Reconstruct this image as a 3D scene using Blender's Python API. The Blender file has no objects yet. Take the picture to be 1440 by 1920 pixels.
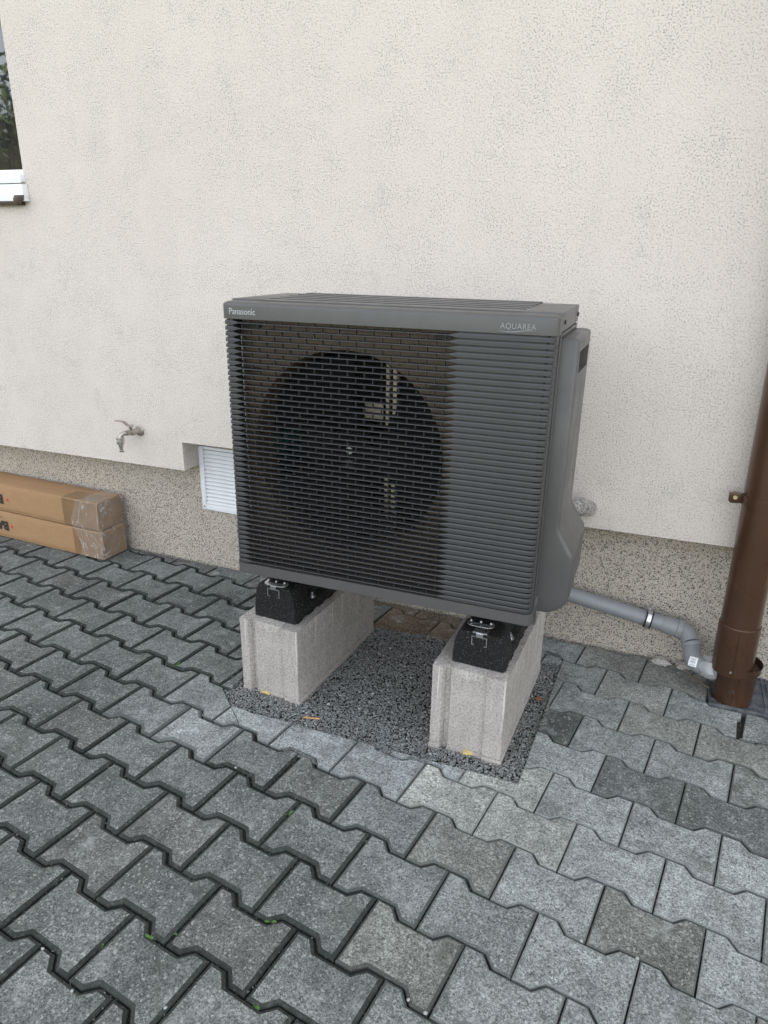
import bpy, bmesh, math, random
import numpy as np
from mathutils import Vector, Matrix
random.seed(7); rng = np.random.default_rng(11)
SC = bpy.context.scene
COL = SC.collection
PI = math.pi

# ------------------------------------------------------------------ camera
F_PX = 1315.85
CAM = (0.9905, -1.5012, 1.2597)
def rodr(w):
    w = np.array(w); th = np.linalg.norm(w); k = w/th
    K = np.array([[0,-k[2],k[1]],[k[2],0,-k[0]],[-k[1],k[0],0]])
    return np.eye(3)+math.sin(th)*K+(1-math.cos(th))*K@K
Rc = rodr((0.349841, 0.357553, 0.079887)) @ np.array([[1,0,0],[0,0,-1],[0,1,0.]])
cam_d = bpy.data.cameras.new('camera'); cam = bpy.data.objects.new('camera', cam_d); COL.objects.link(cam)
cam_d.sensor_fit = 'HORIZONTAL'; cam_d.sensor_width = 36; cam_d.lens = 36*F_PX/1440
cam_d.clip_start = .05; cam_d.clip_end = 400
M = Matrix(((Rc[0][0],-Rc[1][0],-Rc[2][0],CAM[0]),(Rc[0][1],-Rc[1][1],-Rc[2][1],CAM[1]),(Rc[0][2],-Rc[1][2],-Rc[2][2],CAM[2]),(0,0,0,1)))
cam.matrix_world = M
SC.camera = cam
def project(P):
    q = Rc @ (np.array(P)-np.array(CAM)); return 720+F_PX*q[0]/q[2], 960+F_PX*q[1]/q[2], q[2]

# ------------------------------------------------------------------ light
SUN_EL, SUN_AZ = math.radians(48), math.radians(14)      # behind the house: the yard lies in its shade
world = bpy.data.worlds.new('World'); SC.world = world; world.use_nodes = True
wn = world.node_tree.nodes; wl_ = world.node_tree.links
for n in list(wn): wn.remove(n)
sky = wn.new('ShaderNodeTexSky'); sky.sky_type = 'NISHITA'; sky.sun_disc = False
sky.sun_elevation = SUN_EL; sky.sun_rotation = SUN_AZ; sky.dust_density = 2.5; sky.ozone_density = .6; sky.air_density = 1.0
hs = wn.new('ShaderNodeHueSaturation'); hs.inputs['Saturation'].default_value = .30
bg = wn.new('ShaderNodeBackground'); bg.inputs['Strength'].default_value = .15
wo = wn.new('ShaderNodeOutputWorld')
wl_.new(sky.outputs[0], hs.inputs['Color']); wl_.new(hs.outputs[0], bg.inputs[0]); wl_.new(bg.outputs[0], wo.inputs[0])
sd = bpy.data.lights.new('sun', 'SUN'); sd.energy = 4.0; sd.angle = math.radians(.5); sd.color = (1, .93, .84)
sun = bpy.data.objects.new('sun', sd); COL.objects.link(sun)
sdir = Vector((math.sin(SUN_AZ)*math.cos(SUN_EL), math.cos(SUN_AZ)*math.cos(SUN_EL), math.sin(SUN_EL)))
sun.rotation_euler = sdir.to_track_quat('Z', 'Y').to_euler(); sun.location = sdir*20
SC.view_settings.view_transform = 'Standard'; SC.view_settings.look = 'None'
SC.view_settings.gamma = 1; SC.view_settings.exposure = 2.35; SC.view_settings.use_curve_mapping = False

# ------------------------------------------------------------------ helpers
def tag(o, label=None, cat=None, group=None, kind=None):
    if label: o['label'] = label
    if cat: o['category'] = cat
    if group: o['group'] = group
    if kind: o['kind'] = kind
    return o
def empty(name, loc=(0,0,0), rz=0, parent=None):
    o = bpy.data.objects.new(name, None); o.empty_display_size = .05
    COL.objects.link(o); o.location = loc; o.rotation_euler = (0,0,rz)
    if parent: o.parent = parent
    return o
def link(name, me, parent=None, loc=None, rot=None):
    o = bpy.data.objects.new(name, me); COL.objects.link(o)
    if parent: o.parent = parent
    if loc is not None: o.location = loc
    if rot is not None: o.rotation_euler = rot
    return o
def obj(name, bm, mats, parent=None, loc=None, rot=None, smooth=None, bevel=None, bseg=2):
    """bmesh -> one object; bevel rounds the sharp edges, smooth = angle in degrees"""
    bmesh.ops.remove_doubles(bm, verts=bm.verts, dist=1e-6)
    if bevel:
        bmesh.ops.recalc_face_normals(bm, faces=bm.faces)
        es = [e for e in bm.edges if len(e.link_faces) == 2 and e.calc_face_angle(0) > math.radians(28)]
        bmesh.ops.bevel(bm, geom=es, offset=bevel, offset_type='OFFSET', segments=bseg, profile=.6, affect='EDGES', clamp_overlap=True)
    bmesh.ops.recalc_face_normals(bm, faces=bm.faces)
    me = bpy.data.meshes.new(name); bm.to_mesh(me); bm.free()
    for m in (mats if isinstance(mats, (list, tuple)) else [mats]): me.materials.append(m)
    if smooth is None and bevel: smooth = 35
    if smooth:
        me.shade_smooth()
        try: me.set_sharp_from_angle(angle=math.radians(smooth))
        except Exception: pass
    return link(name, me, parent, loc, rot)
def box(bm, x0, x1, y0, y1, z0, z1, mi=0):
    v = [bm.verts.new((x,y,z)) for z in (z0,z1) for y in (y0,y1) for x in (x0,x1)]
    for f in ((0,2,3,1),(4,5,7,6),(0,1,5,4),(2,6,7,3),(0,4,6,2),(1,3,7,5)):
        bm.faces.new([v[i] for i in f]).material_index = mi
    return v
def B(*a):
    bm = bmesh.new(); box(bm, *a); return bm
def prism(bm, poly, z0, z1, axis='z', mi=0):
    def P(a,b,c): return (a,b,c) if axis == 'z' else ((a,c,b) if axis == 'y' else (c,a,b))
    lo = [bm.verts.new(P(a,b,z0)) for a,b in poly]; hi = [bm.verts.new(P(a,b,z1)) for a,b in poly]
    n = len(poly)
    for i in range(n):
        bm.faces.new((lo[i], lo[(i+1)%n], hi[(i+1)%n], hi[i])).material_index = mi
    bm.faces.new(lo[::-1]).material_index = mi; bm.faces.new(hi).material_index = mi
def loft(bm, rings, cap=True, close=True, mi=0):
    R = [[bm.verts.new(p) for p in r] for r in rings]
    n = len(R[0])
    for a, b in zip(R, R[1:]):
        for i in range(n if close else n-1):
            bm.faces.new((a[i], a[(i+1)%n], b[(i+1)%n], b[i])).material_index = mi
    if cap:
        bm.faces.new(R[0][::-1]).material_index = mi; bm.faces.new(R[-1]).material_index = mi
def tube(bm, pts, rs, n=16, cap=True, mi=0):
    pts = [Vector(p) for p in pts]
    if not isinstance(rs, (list, tuple)): rs = [rs]*len(pts)
    up = None; rings = []
    for i, p in enumerate(pts):
        if i == 0: t = pts[1]-p
        elif i == len(pts)-1: t = p-pts[i-1]
        else: t = (pts[i+1]-p).normalized()+(p-pts[i-1]).normalized()
        if t.length < 1e-9: t = pts[min(i+1, len(pts)-1)]-pts[max(i-1,0)]
        t.normalize()
        if up is None:
            up = Vector((0,0,1)) if abs(t.z) < .9 else Vector((1,0,0))
        a = (up - t*up.dot(t)).normalized(); b = t.cross(a); up = a
        rings.append([p + (a*math.cos(2*PI*k/n)+b*math.sin(2*PI*k/n))*rs[i] for k in range(n)])
    loft(bm, rings, cap, True, mi)
def T(pts, rs, n=16, cap=True):
    bm = bmesh.new(); tube(bm, pts, rs, n, cap); return bm
def lathe_z(bm, prof, c=(0,0,0), n=24, mi=0):
    loft(bm, [[(c[0]+r*math.cos(2*PI*k/n), c[1]+r*math.sin(2*PI*k/n), c[2]+z) for k in range(n)] for r, z in prof], True, True, mi)
def text_mesh(name, s, size, mat, M4, parent=None, extrude=.0004, bold=0., xscale=1., spacing=1.):
    cu = bpy.data.curves.new(name, 'FONT'); cu.body = s; cu.size = size; cu.extrude = extrude; cu.offset = bold
    cu.space_character = spacing; cu.resolution_u = 4
    to = bpy.data.objects.new('tmp', cu); COL.objects.link(to)
    bpy.context.view_layer.update()
    dg = bpy.context.evaluated_depsgraph_get()
    me = bpy.data.meshes.new_from_object(to.evaluated_get(dg)); bpy.data.objects.remove(to)
    me.transform(M4 @ Matrix.Diagonal((xscale,1,1,1))); me.materials.clear(); me.materials.append(mat); me.name = name
    return link(name, me, parent)

# ---- node materials
class NT:
    def __init__(s, name):
        s.m = bpy.data.materials.new(name); s.m.use_nodes = True; s.t = s.m.node_tree
        for n in list(s.t.nodes): s.t.nodes.remove(n)
        s.out = s.n('ShaderNodeOutputMaterial'); s.b = s.n('ShaderNodeBsdfPrincipled')
        s.t.links.new(s.b.outputs[0], s.out.inputs[0])
        s.co = s.n('ShaderNodeTexCoord').outputs['Object']; s.oi = None
    def n(s, typ, **kw):
        nd = s.t.nodes.new(typ)
        for k, v in kw.items(): setattr(nd, k, v)
        return nd
    def set(s, sock, v):
        if hasattr(v, 'is_linked'): s.t.links.new(v, sock)
        elif isinstance(v, (tuple, list)) and len(v) == 3 and sock.type == 'RGBA': sock.default_value = (*v, 1)
        else: sock.default_value = v
    def info(s):
        if not s.oi: s.oi = s.n('ShaderNodeObjectInfo')
        return s.oi
    def randco(s):
        v = s.n('ShaderNodeVectorMath', operation='MULTIPLY_ADD'); c = s.n('ShaderNodeCombineXYZ')
        for k in 'XYZ': s.set(c.inputs[k], s.info().outputs['Random'])
        s.set(v.inputs[0], c.outputs[0]); v.inputs[1].default_value = (37.1, 71.3, 13.7); s.set(v.inputs[2], s.co)
        s.co = v.outputs[0]; return s.co
    def scale(s, vec):
        v = s.n('ShaderNodeVectorMath', operation='MULTIPLY'); s.set(v.inputs[0], s.co); v.inputs[1].default_value = vec; return v.outputs[0]
    def noise(s, sc, det=2, rough=.5, co=None, dist=0):
        n = s.n('ShaderNodeTexNoise'); s.set(n.inputs['Vector'], co or s.co)
        n.inputs['Scale'].default_value = sc; n.inputs['Detail'].default_value = det; n.inputs['Roughness'].default_value = rough
        n.inputs['Distortion'].default_value = dist; return n.outputs['Fac']
    def vor(s, sc, co=None, feature='F1', out='Distance'):
        n = s.n('ShaderNodeTexVoronoi', feature=feature); s.set(n.inputs['Vector'], co or s.co); n.inputs['Scale'].default_value = sc
        return n.outputs[out]
    def ramp(s, v, a, b, lo=0., hi=1.):
        n = s.n('ShaderNodeMapRange'); n.clamp = True; s.set(n.inputs[0], v)
        n.inputs[1].default_value = a; n.inputs[2].default_value = b; n.inputs[3].default_value = lo; n.inputs[4].default_value = hi
        return n.outputs[0]
    def math(s, op, a, b=0.):
        n = s.n('ShaderNodeMath', operation=op); s.set(n.inputs[0], a); s.set(n.inputs[1], b); return n.outputs[0]
    def mix(s, f, a, b, mode='MIX'):
        n = s.n('ShaderNodeMix', data_type='RGBA', blend_type=mode)
        s.set(n.inputs[0], f); s.set(n.inputs[6], a); s.set(n.inputs[7], b); return n.outputs[2]
    def bump(s, h, strength=.5, dist=.002, prev=None):
        n = s.n('ShaderNodeBump'); s.set(n.inputs['Height'], h); n.inputs['Strength'].default_value = strength
        n.inputs['Distance'].default_value = dist
        if prev is not None: s.set(n.inputs['Normal'], prev)
        return n.outputs[0]
    def fin(s, color, rough=.8, metal=0., normal=None, spec=None, coat=None):
        s.set(s.b.inputs['Base Color'], color); s.set(s.b.inputs['Roughness'], rough); s.set(s.b.inputs['Metallic'], metal)
        if normal is not None: s.set(s.b.inputs['Normal'], normal)
        if spec is not None: s.b.inputs['Specular IOR Level'].default_value = spec
        if coat is not None: s.b.inputs['Coat Weight'].default_value = coat
        return s.m

def m_plaster():
    s = NT('render_plaster')
    fine = s.noise(225, 3, .66); mid = s.noise(70, 2, .5); big = s.noise(1.7, 3, .55); blot = s.noise(9, 4, .6)
    hair = s.noise(330, 2, .6)
    c = s.mix(big, (.665,.592,.53), (.745,.67,.605))
    dens = s.ramp(s.math('ADD', s.math('MULTIPLY', blot, .6), s.math('MULTIPLY', s.noise(4, 3, .6), .4)), .40, .62)
    pit = s.ramp(fine, .38, .48, 1, 0)
    c = s.mix(s.math('MULTIPLY', pit, s.ramp(dens, 0, 1, .40, .95)), c, (.27,.255,.24))
    dirt = s.ramp(s.math('ADD', s.math('MULTIPLY', s.noise(24,3,.6), .5), s.math('MULTIPLY', blot, .5)), .56, .68)
    c = s.mix(s.math('MULTIPLY', dirt, s.ramp(mid, .4, .6, .1, .5)), c, (.42,.42,.39))
    strk = s.ramp(s.noise(5, 4, .6, co=s.scale((1.6,1,.16))), .45, .66, 0, .06); c = s.mix(strk, c, (.46,.43,.38))
    h = s.math('ADD', fine, s.math('MULTIPLY', hair, .35))
    n = s.bump(h, 1., .003); n = s.bump(mid, .3, .003, n)
    return s.fin(c, .92, normal=n, spec=.2)
def m_plinth():
    s = NT('mosaic_plinth_render')
    a = s.noise(290, 2, .6, dist=.6); b = s.noise(420, 2, .5); big = s.noise(3, 3, .6)
    c = s.mix(big, (.44,.385,.31), (.55,.49,.41))
    c = s.mix(s.ramp(b, .35, .65), c, (.56,.52,.45), 'MIX') if False else s.mix(s.ramp(b, .5, .7, 0, .5), c, (.60,.56,.49))
    spk = s.ramp(a, .425, .465, 1, 0)
    c = s.mix(s.math('MULTIPLY', spk, .95), c, (.045,.042,.04))
    z = s.n('ShaderNodeSeparateXYZ'); s.set(z.inputs[0], s.co)
    st = s.math('MULTIPLY', s.ramp(z.outputs['Z'], .38, .46), s.ramp(s.noise(14,3,.6), .35, .65))
    c = s.mix(s.math('MULTIPLY', st, .5), c, (.30,.19,.08))  # brown tint below the plaster edge, its warm shading painted in
    n = s.bump(a, .7, .002)
    return s.fin(c, .8, normal=n, spec=.3)
def m_paver():
    s = NT('concrete_paver'); s.randco(); inf = s.info()
    f1 = s.noise(420, 2, .7); f2 = s.noise(170, 2, .6); m1 = s.noise(38, 4, .65); b1 = s.noise(9, 3, .6)
    v = s.ramp(m1, .3, .7, .78, 1.22); v = s.math('MULTIPLY', v, s.ramp(b1, .3, .7, .74, 1.26))
    gp = s.n('ShaderNodeNewGeometry').outputs['Position']; v = s.math('MULTIPLY', v, s.ramp(s.noise(2.6, 4, .6, co=gp), .32, .68, .80, 1.20))
    dirt = s.ramp(s.noise(7, 5, .65, co=gp, dist=.6), .56, .70)
    gr = s.n('ShaderNodeSeparateColor'); s.set(gr.inputs[0], s.vor(430, out='Color')); v = s.math('MULTIPLY', v, s.ramp(gr.outputs['Red'], 0, 1, .52, 1.48))
    gr2 = s.n('ShaderNodeSeparateColor'); s.set(gr2.inputs[0], s.vor(230, out='Color')); light = s.ramp(gr2.outputs['Green'], .93, .96); blk = s.ramp(gr2.outputs['Blue'], .93, .96)
    v = s.math('MULTIPLY', v, s.ramp(f1, .30, .70, .70, 1.30)); v = s.math('MULTIPLY', v, s.ramp(f2, .32, .68, .75, 1.25))
    cc = s.n('ShaderNodeCombineColor')
    for k in ('Red','Green','Blue'): s.set(cc.inputs[k], v)
    c = s.mix(1., inf.outputs['Color'], cc.outputs[0], 'MULTIPLY')
    c = s.mix(s.ramp(s.vor(120), .10, .05, 0, 1) , c, s.mix(.6, c, (.42,.42,.41)))
    pale = s.math('MULTIPLY', s.ramp(s.noise(16, 4, .7), .57, .72), .55); c = s.mix(pale, c, (.36,.375,.36))
    c = s.mix(s.math('MULTIPLY', dirt, .5), c, (.085,.088,.072))
    c = s.mix(s.math('MULTIPLY', light, .5), c, (.40,.40,.37)); c = s.mix(s.math('MULTIPLY', blk, .55), c, (.04,.045,.042))
    # worn pale drops
    drops = s.math('MULTIPLY', s.ramp(s.vor(55), .13, .07), s.ramp(s.noise(11, 2), .58, .64)); c = s.mix(s.math('MULTIPLY', drops, .6), c, (.42,.43,.42))
    n = s.bump(f1, .55, .0012); n = s.bump(f2, .4, .002, n)
    return s.fin(c, .88, normal=n, spec=.25)
def m_paver_edge():
    s = NT('paver_chamfer'); s.randco(); inf = s.info()
    f1 = s.noise(420, 2, .7); m1 = s.noise(60, 4, .7)
    v = s.math('MULTIPLY', s.ramp(f1, .28, .72, .6, 1.4), s.ramp(m1, .3, .7, .7, 1.3))
    cc = s.n('ShaderNodeCombineColor')
    for k in ('Red','Green','Blue'): s.set(cc.inputs[k], v)
    c = s.mix(1., inf.outputs['Color'], cc.outputs[0], 'MULTIPLY')
    d = s.mix(s.ramp(s.noise(90,3,.7), .55, .7, 0, .5), s.mix(1., (.021,.024,.021), cc.outputs[0], 'MULTIPLY'), (.11,.11,.095))
    c = s.mix(s.math('MULTIPLY', inf.outputs['Alpha'], s.ramp(m1, .28, .55, .6, 1)), c, d)
    return s.fin(c, .9, normal=s.bump(f1, .6, .0015), spec=.2)
def m_concrete(name, base, streak=.3):
    s = NT(name); f = s.noise(380, 3, .7); st = s.noise(70, 3, .6, co=s.scale((1,1,.05))); b = s.noise(7, 4, .6); pores = s.vor(140)
    c = s.mix(s.ramp(b, .3, .7), tuple(x*.80 for x in base), tuple(x*1.12 for x in base))
    c = s.mix(s.math('MULTIPLY', s.ramp(st, .4, .62), streak), c, tuple(min(1,x*1.45) for x in base))
    sp = s.noise(170, 3, .7)
    c = s.mix(s.ramp(sp, .34, .50, .75, 0), c, tuple(x*.42 for x in base)); c = s.mix(s.ramp(sp, .56, .68, 0, .45), c, tuple(min(1,x*1.5) for x in base))
    g2 = s.n('ShaderNodeSeparateXYZ'); s.set(g2.inputs[0], s.co)
    drip = s.math('MULTIPLY', s.ramp(s.noise(95, 2, .5, co=s.scale((1,1,.02))), .64, .68), s.ramp(s.math('ADD', g2.outputs['Z'], s.math('MULTIPLY', s.noise(30,1), .12)), .17, .26))
    c = s.mix(s.math('MULTIPLY', drip, .6), c, tuple(min(1,x*1.7) for x in base))
    c = s.mix(s.ramp(f, .30, .45, .45, 0), c, tuple(x*.35 for x in base))
    c = s.mix(s.math('MULTIPLY', s.ramp(pores, .12, .07), s.ramp(s.noise(40,2), .5, .6)), c, (.05,.05,.05))
    n = s.bump(f, .6, .0018); n = s.bump(s.noise(30,4,.6), .4, .004, n)
    return s.fin(c, .9, normal=n, spec=.2)
def m_plain(name, c, rough=.5, metal=0., var=.08, nsc=60, bump=0., bsc=300, spec=None, coat=None):
    s = NT(name); v = s.noise(nsc, 3, .6)
    col = s.mix(s.ramp(v, .3, .7), tuple(x*(1-var) for x in c), tuple(min(1,x*(1+var)) for x in c))
    r = s.ramp(s.noise(nsc*.4, 4, .6), .3, .7, max(.02, rough-.06), min(1, rough+.06))
    n = s.bump(s.noise(bsc, 2, .6), bump, .001) if bump else None
    return s.fin(col, r, metal, n, spec, coat)
def m_gravel():
    s = NT('basalt_grit'); g = s.n('ShaderNodeNewGeometry').outputs['Random Per Island']
    c = s.mix(s.ramp(g, 0, 1), (.12,.125,.12), (.31,.32,.30))
    g2 = s.math('FRACT', s.math('MULTIPLY', g, 57.3)); c = s.mix(s.ramp(g2, .95, .96), c, (.24,.22,.18))
    g3 = s.math('FRACT', s.math('MULTIPLY', g, 131.7)); c = s.mix(s.ramp(g3, .985, .99), c, (.55,.56,.56))
    c = s.mix(s.ramp(s.noise(500,2), .3, .7, 0, .35), c, (.2,.2,.2))
    return s.fin(c, .8, normal=s.bump(s.noise(600,2), .5, .001), spec=.3)
def m_sand():
    s = NT('joint_sand'); a = s.noise(500,2,.7); b = s.noise(30,3,.6)
    c = s.mix(a, (.02,.02,.018), (.085,.08,.07)); c = s.mix(s.ramp(b,.58,.7,0,.5), c, (.03,.045,.018))
    return s.fin(c, .95, normal=s.bump(a, .8, .003), spec=.1)
def m_card(name, c0):
    s = NT(name); b = s.noise(5,3,.6); f = s.noise(120,3,.6, co=s.scale((.15,1,1))); g = s.noise(40,3,.6)
    c = s.mix(b, tuple(x*.86 for x in c0), tuple(x*1.1 for x in c0)); c = s.mix(s.ramp(f,.35,.65,0,.25), c, tuple(x*.7 for x in c0))
    c = s.mix(s.ramp(g,.6,.75,0,.35), c, tuple(min(1,x*1.35) for x in c0))
    return s.fin(c, .75, normal=s.bump(g,.3,.003), spec=.25)
def m_film():
    s = NT('stretch_film'); s.b.inputs['Alpha'].default_value = .3
    w = s.noise(13, 3, .55, co=s.scale((1,1,.35)), dist=1.2); wr = s.ramp(s.math('ABSOLUTE', s.math('SUBTRACT', w, .5)), .0, .014, 1, 0)
    s.set(s.b.inputs['Alpha'], s.ramp(wr, 0, 1, .10, .48))
    s.fin((.75,.74,.72), .22, normal=s.bump(w, 1., .01), spec=.6); return s.m
def m_foil():
    s = NT('aluminium_foil_wrap'); v = s.noise(60, 4, .7, dist=1.)
    w = s.noise(28, 3, .6, dist=2.); return s.fin(s.mix(s.ramp(w,.4,.6), (.78,.77,.75), (.32,.31,.30)), .16, 1., s.bump(w, 1., .02, s.bump(v, 1., .008)))
def m_glass():
    s = NT('window_glass'); s.b.inputs['IOR'].default_value = 1.62; return s.fin((.018,.02,.022), .02, 0., s.bump(s.noise(2,2), .04, .01), spec=.8)
def m_leaf(name, a, b):
    s = NT(name); g = s.n('ShaderNodeNewGeometry').outputs['Random Per Island']; return s.fin(s.mix(g, a, b), .6, spec=.3)

PLASTER, PLINTH, PAVER, PEDGE, GRAVEL, SAND = m_plaster(), m_plinth(), m_paver(), m_paver_edge(), m_gravel(), m_sand()
CONC = m_concrete('concrete_block', (.42,.385,.35), .16); MORTAR = m_concrete('mortar', (.47,.44,.40), .05)
SHELL = m_plain('grey_painted_shell', (.079,.076,.073), .40, 0, .04, 30, .12, 900, spec=.5)
SHELL2 = m_plain('grey_painted_steel', (.084,.082,.079), .40, 0, .05, 20, .10, 700, spec=.5)
SLAT = m_plain('grey_grille_plastic', (.038,.0375,.038), .45, 0, .04, 30, spec=.45)
SHROUD = m_plain('fan_shroud_steel', (.105,.074,.052), .5, .1, .08, 12, spec=.5)
BLACKP = m_plain('black_plastic', (.007,.007,.008), .4, 0, .1, 20)
BLADE = m_plain('fan_blade_plastic', (.006,.006,.007), .7, 0, .1, 20, spec=.15)
DARKIN = m_plain('dark_interior', (.02,.02,.02), .7, 0, .1, 20)
COIL = m_plain('blue_coated_fins', (.03,.12,.13), .5, .2, .15, 40)
ZINC = m_plain('zinc_plated_steel', (.62,.63,.64), .28, .95, .12, 60, .1, 200)
ZINCD = m_plain('galvanised_bracket', (.50,.43,.34), .5, .15, .1, 40)
LOGO = m_plain('logo_print_silver', (.38,.39,.40), .4, .2, .03)
LOGO2 = m_plain('thin_logo_print', (.24,.25,.26), .4, .2, .03)
RUBBER_ = NT('recycled_rubber'); _r = RUBBER_.noise(260,2,.7)
RUBBER = RUBBER_.fin(RUBBER_.mix(RUBBER_.ramp(_r,.60,.68), (.0055,.0055,.0055), (.17,.16,.14)), .75, normal=RUBBER_.bump(_r,1.,.002), spec=.35)
BROWN = m_plain('brown_painted_metal', (.074,.035,.018), .30, .35, .12, 8, spec=.6, coat=.25)
BROWND = m_plain('dark_brown_metal', (.06,.035,.025), .4, .2, .1, 20)
PVC = m_plain('grey_pipe_plastic', (.225,.232,.236), .38, 0, .06, 30, .05, 200)
WHITEP = m_plain('white_plastic', (.74,.75,.76), .4, 0, .03, 20)
WHITEM = m_plain('white_coated_sill', (.78,.79,.80), .35, 0, .03, 20)
BRASS = m_plain('tarnished_nickel', (.42,.39,.34), .38, .85, .25, 90, .3, 200)
CHROME = m_plain('bright_nickel', (.66,.64,.58), .25, .9, .15, 90)
HANDLE = m_plain('worn_red_lever', (.36,.30,.27), .4, .6, .25, 90)
CARD = m_card('cardboard', (.37,.225,.115)); TAPE = m_plain('brown_parcel_tape', (.225,.135,.068), .35, 0, .12, 25, .2, 60); INK = m_plain('black_ink', (.03,.022,.018), .8)
REDINK = m_plain('red_ink', (.65,.07,.05), .7); FILM = m_film(); FOIL = m_foil(); GLASS = m_glass()
SILIC = m_plain('translucent_sealant', (.33,.335,.33), .4, 0, .1, 40); BLK = m_plain('black_rubber_liner', (.015,.015,.015), .6)
CASTP = NT('grey_drain_cover'); _c = CASTP.noise(220,3,.7)
CAST = CASTP.fin(CASTP.mix(CASTP.ramp(CASTP.noise(30,4,.7),.4,.7), (.055,.06,.065), (.15,.155,.16)), .7, normal=CASTP.bump(_c,.8,.002))
FOAM = m_plain('yellow_foam', (.50,.38,.16), .9, 0, .2, 60, .6, 150); WOOD = m_plain('wood_chip', (.46,.27,.12), .8, 0, .2, 90); RUST = m_plain('rust_chip', (.20,.08,.04), .8, 0, .3, 90)
GRASSM = m_plain('lawn', (.10,.12,.045), .9, 0, .35, 3); LEAF = m_leaf('weed_leaf', (.05,.13,.025), (.10,.22,.04)); CROWN = m_leaf('tree_leaves', (.04,.07,.02), (.09,.13,.04)); STRAW = m_leaf('dry_grass', (.34,.25,.12), (.50,.40,.22)); BARK = m_plain('bark', (.10,.075,.05), .9)
ROOFM = m_plain('roof_tiles', (.12,.06,.05), .8)

# ------------------------------------------------------------------ ground
PSI = -0.03715; YP = 0.6626; YL = 0.1020          # plaster plane y = YP + PSI x ; plinth 0.102 behind
RZ = math.atan(PSI)
def wall(x, out, z):                                # world point, `out` metres in front of the plaster plane
    return Vector((x, YP+PSI*x-out, z))
bm = bmesh.new()
for x0,x1,y0,y1 in ((-60,60,-60,-3.6),(-60,-4.2,-3.6,20),(3.9,60,-3.6,20)):
    f = bm.faces.new([bm.verts.new(p) for p in ((x0,y0,-.03),(x1,y0,-.03),(x1,y1,-.03),(x0,y1,-.03))])
tag(obj('lawn', bm, GRASSM), kind='structure')
bm = bmesh.new(); bm.faces.new([bm.verts.new(p) for p in ((-4.2,-3.6,-.016),(3.9,-3.6,-.016),(3.9,1.2,-.016),(-4.2,1.2,-.016))])
pav = tag(obj('pavement', bm, SAND), kind='structure')

ANG = -0.164434; OX, OY = 0.7629, -0.1652; CA, SA = math.cos(ANG), math.sin(ANG)
def uvw(u, v): return OX+u*CA-v*SA, OY+u*SA+v*CA
W1, W2 = .0815, .0585
BEH = [(-.1,-W1),(-.062,-W1),(-.04,-W2),(.04,-W2),(.062,-W1),(.1,-W1),(.1,W1),(.062,W1),(.04,W2),(-.04,W2),(-.062,W1),(-.1,W1)]
def inset(poly, ds):
    n = len(poly); L = []
    for i in range(n):
        a, b = np.array(poly[i]), np.array(poly[(i+1)%n]); d = b-a; d = d/(np.linalg.norm(d)+1e-12); nrm = np.array((-d[1], d[0]))
        L.append((a+nrm*ds[i], d))
    out = []
    for i in range(n):
        p, d = L[i-1]; q, e = L[i]; den = d[0]*e[1]-d[1]*e[0]
        if abs(den) < .05: out.append(tuple(q)); continue
        t = ((q-p)[0]*e[1]-(q-p)[1]*e[0])/den; out.append(tuple(p+d*t))
    return out
def clip(poly, tags, px, py, nx, ny):                # keep the side where (P-p).n >= 0 ; cut edges are tagged 1
    out, ot = [], []; n = len(poly)
    for i in range(n):
        a, b = poly[i], poly[(i+1)%n]; da = (a[0]-px)*nx+(a[1]-py)*ny; db = (b[0]-px)*nx+(b[1]-py)*ny
        if da >= 0: out.append(a); ot.append(tags[i])
        if (da >= 0) != (db >= 0):
            t = da/(da-db); out.append((a[0]+(b[0]-a[0])*t, a[1]+(b[1]-a[1])*t)); ot.append(1 if da >= 0 else tags[i])
    # drop near-duplicate points
    o2, t2 = [], []
    for p, t in zip(out, ot):
        if o2 and math.hypot(p[0]-o2[-1][0], p[1]-o2[-1][1]) < 1e-4: t2[-1] = t; continue
        o2.append(p); t2.append(t)
    if len(o2) > 2 and math.hypot(o2[0][0]-o2[-1][0], o2[0][1]-o2[-1][1]) < 1e-4: o2.pop(); t2.pop()
    return o2, t2
def area(p): return .5*sum(p[i][0]*p[(i+1)%len(p)][1]-p[(i+1)%len(p)][0]*p[i][1] for i in range(len(p)))
def cut_out(pieces, hole):                           # hole: convex ccw polygon
    res = []
    for poly, tags in pieces:
        rest = (poly, tags)
        for i in range(len(hole)):
            a, b = hole[i], hole[(i+1)%len(hole)]; d = (b[0]-a[0], b[1]-a[1]); l = math.hypot(*d); nx, ny = -d[1]/l, d[0]/l  # inward normal
            o = clip(*rest, a[0], a[1], -nx, -ny)
            if len(o[0]) > 2 and area(o[0]) > 1e-6: res.append(o)
            rest = clip(*rest, a[0], a[1], nx, ny)
            if len(rest[0]) < 3: break
    return res
HOLE = [(-.078,.010),(-.035,-.030),(.03,-.039),(.818,-.041),(.846,.57),(-.06,.57)]
SLOT = [(1.353,.37),(1.367,.37),(1.384,.470),(1.364,.470)]
TILE = [(1.286,.500),(1.530,.492),(1.530,.715),(1.292,.722)]
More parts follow.
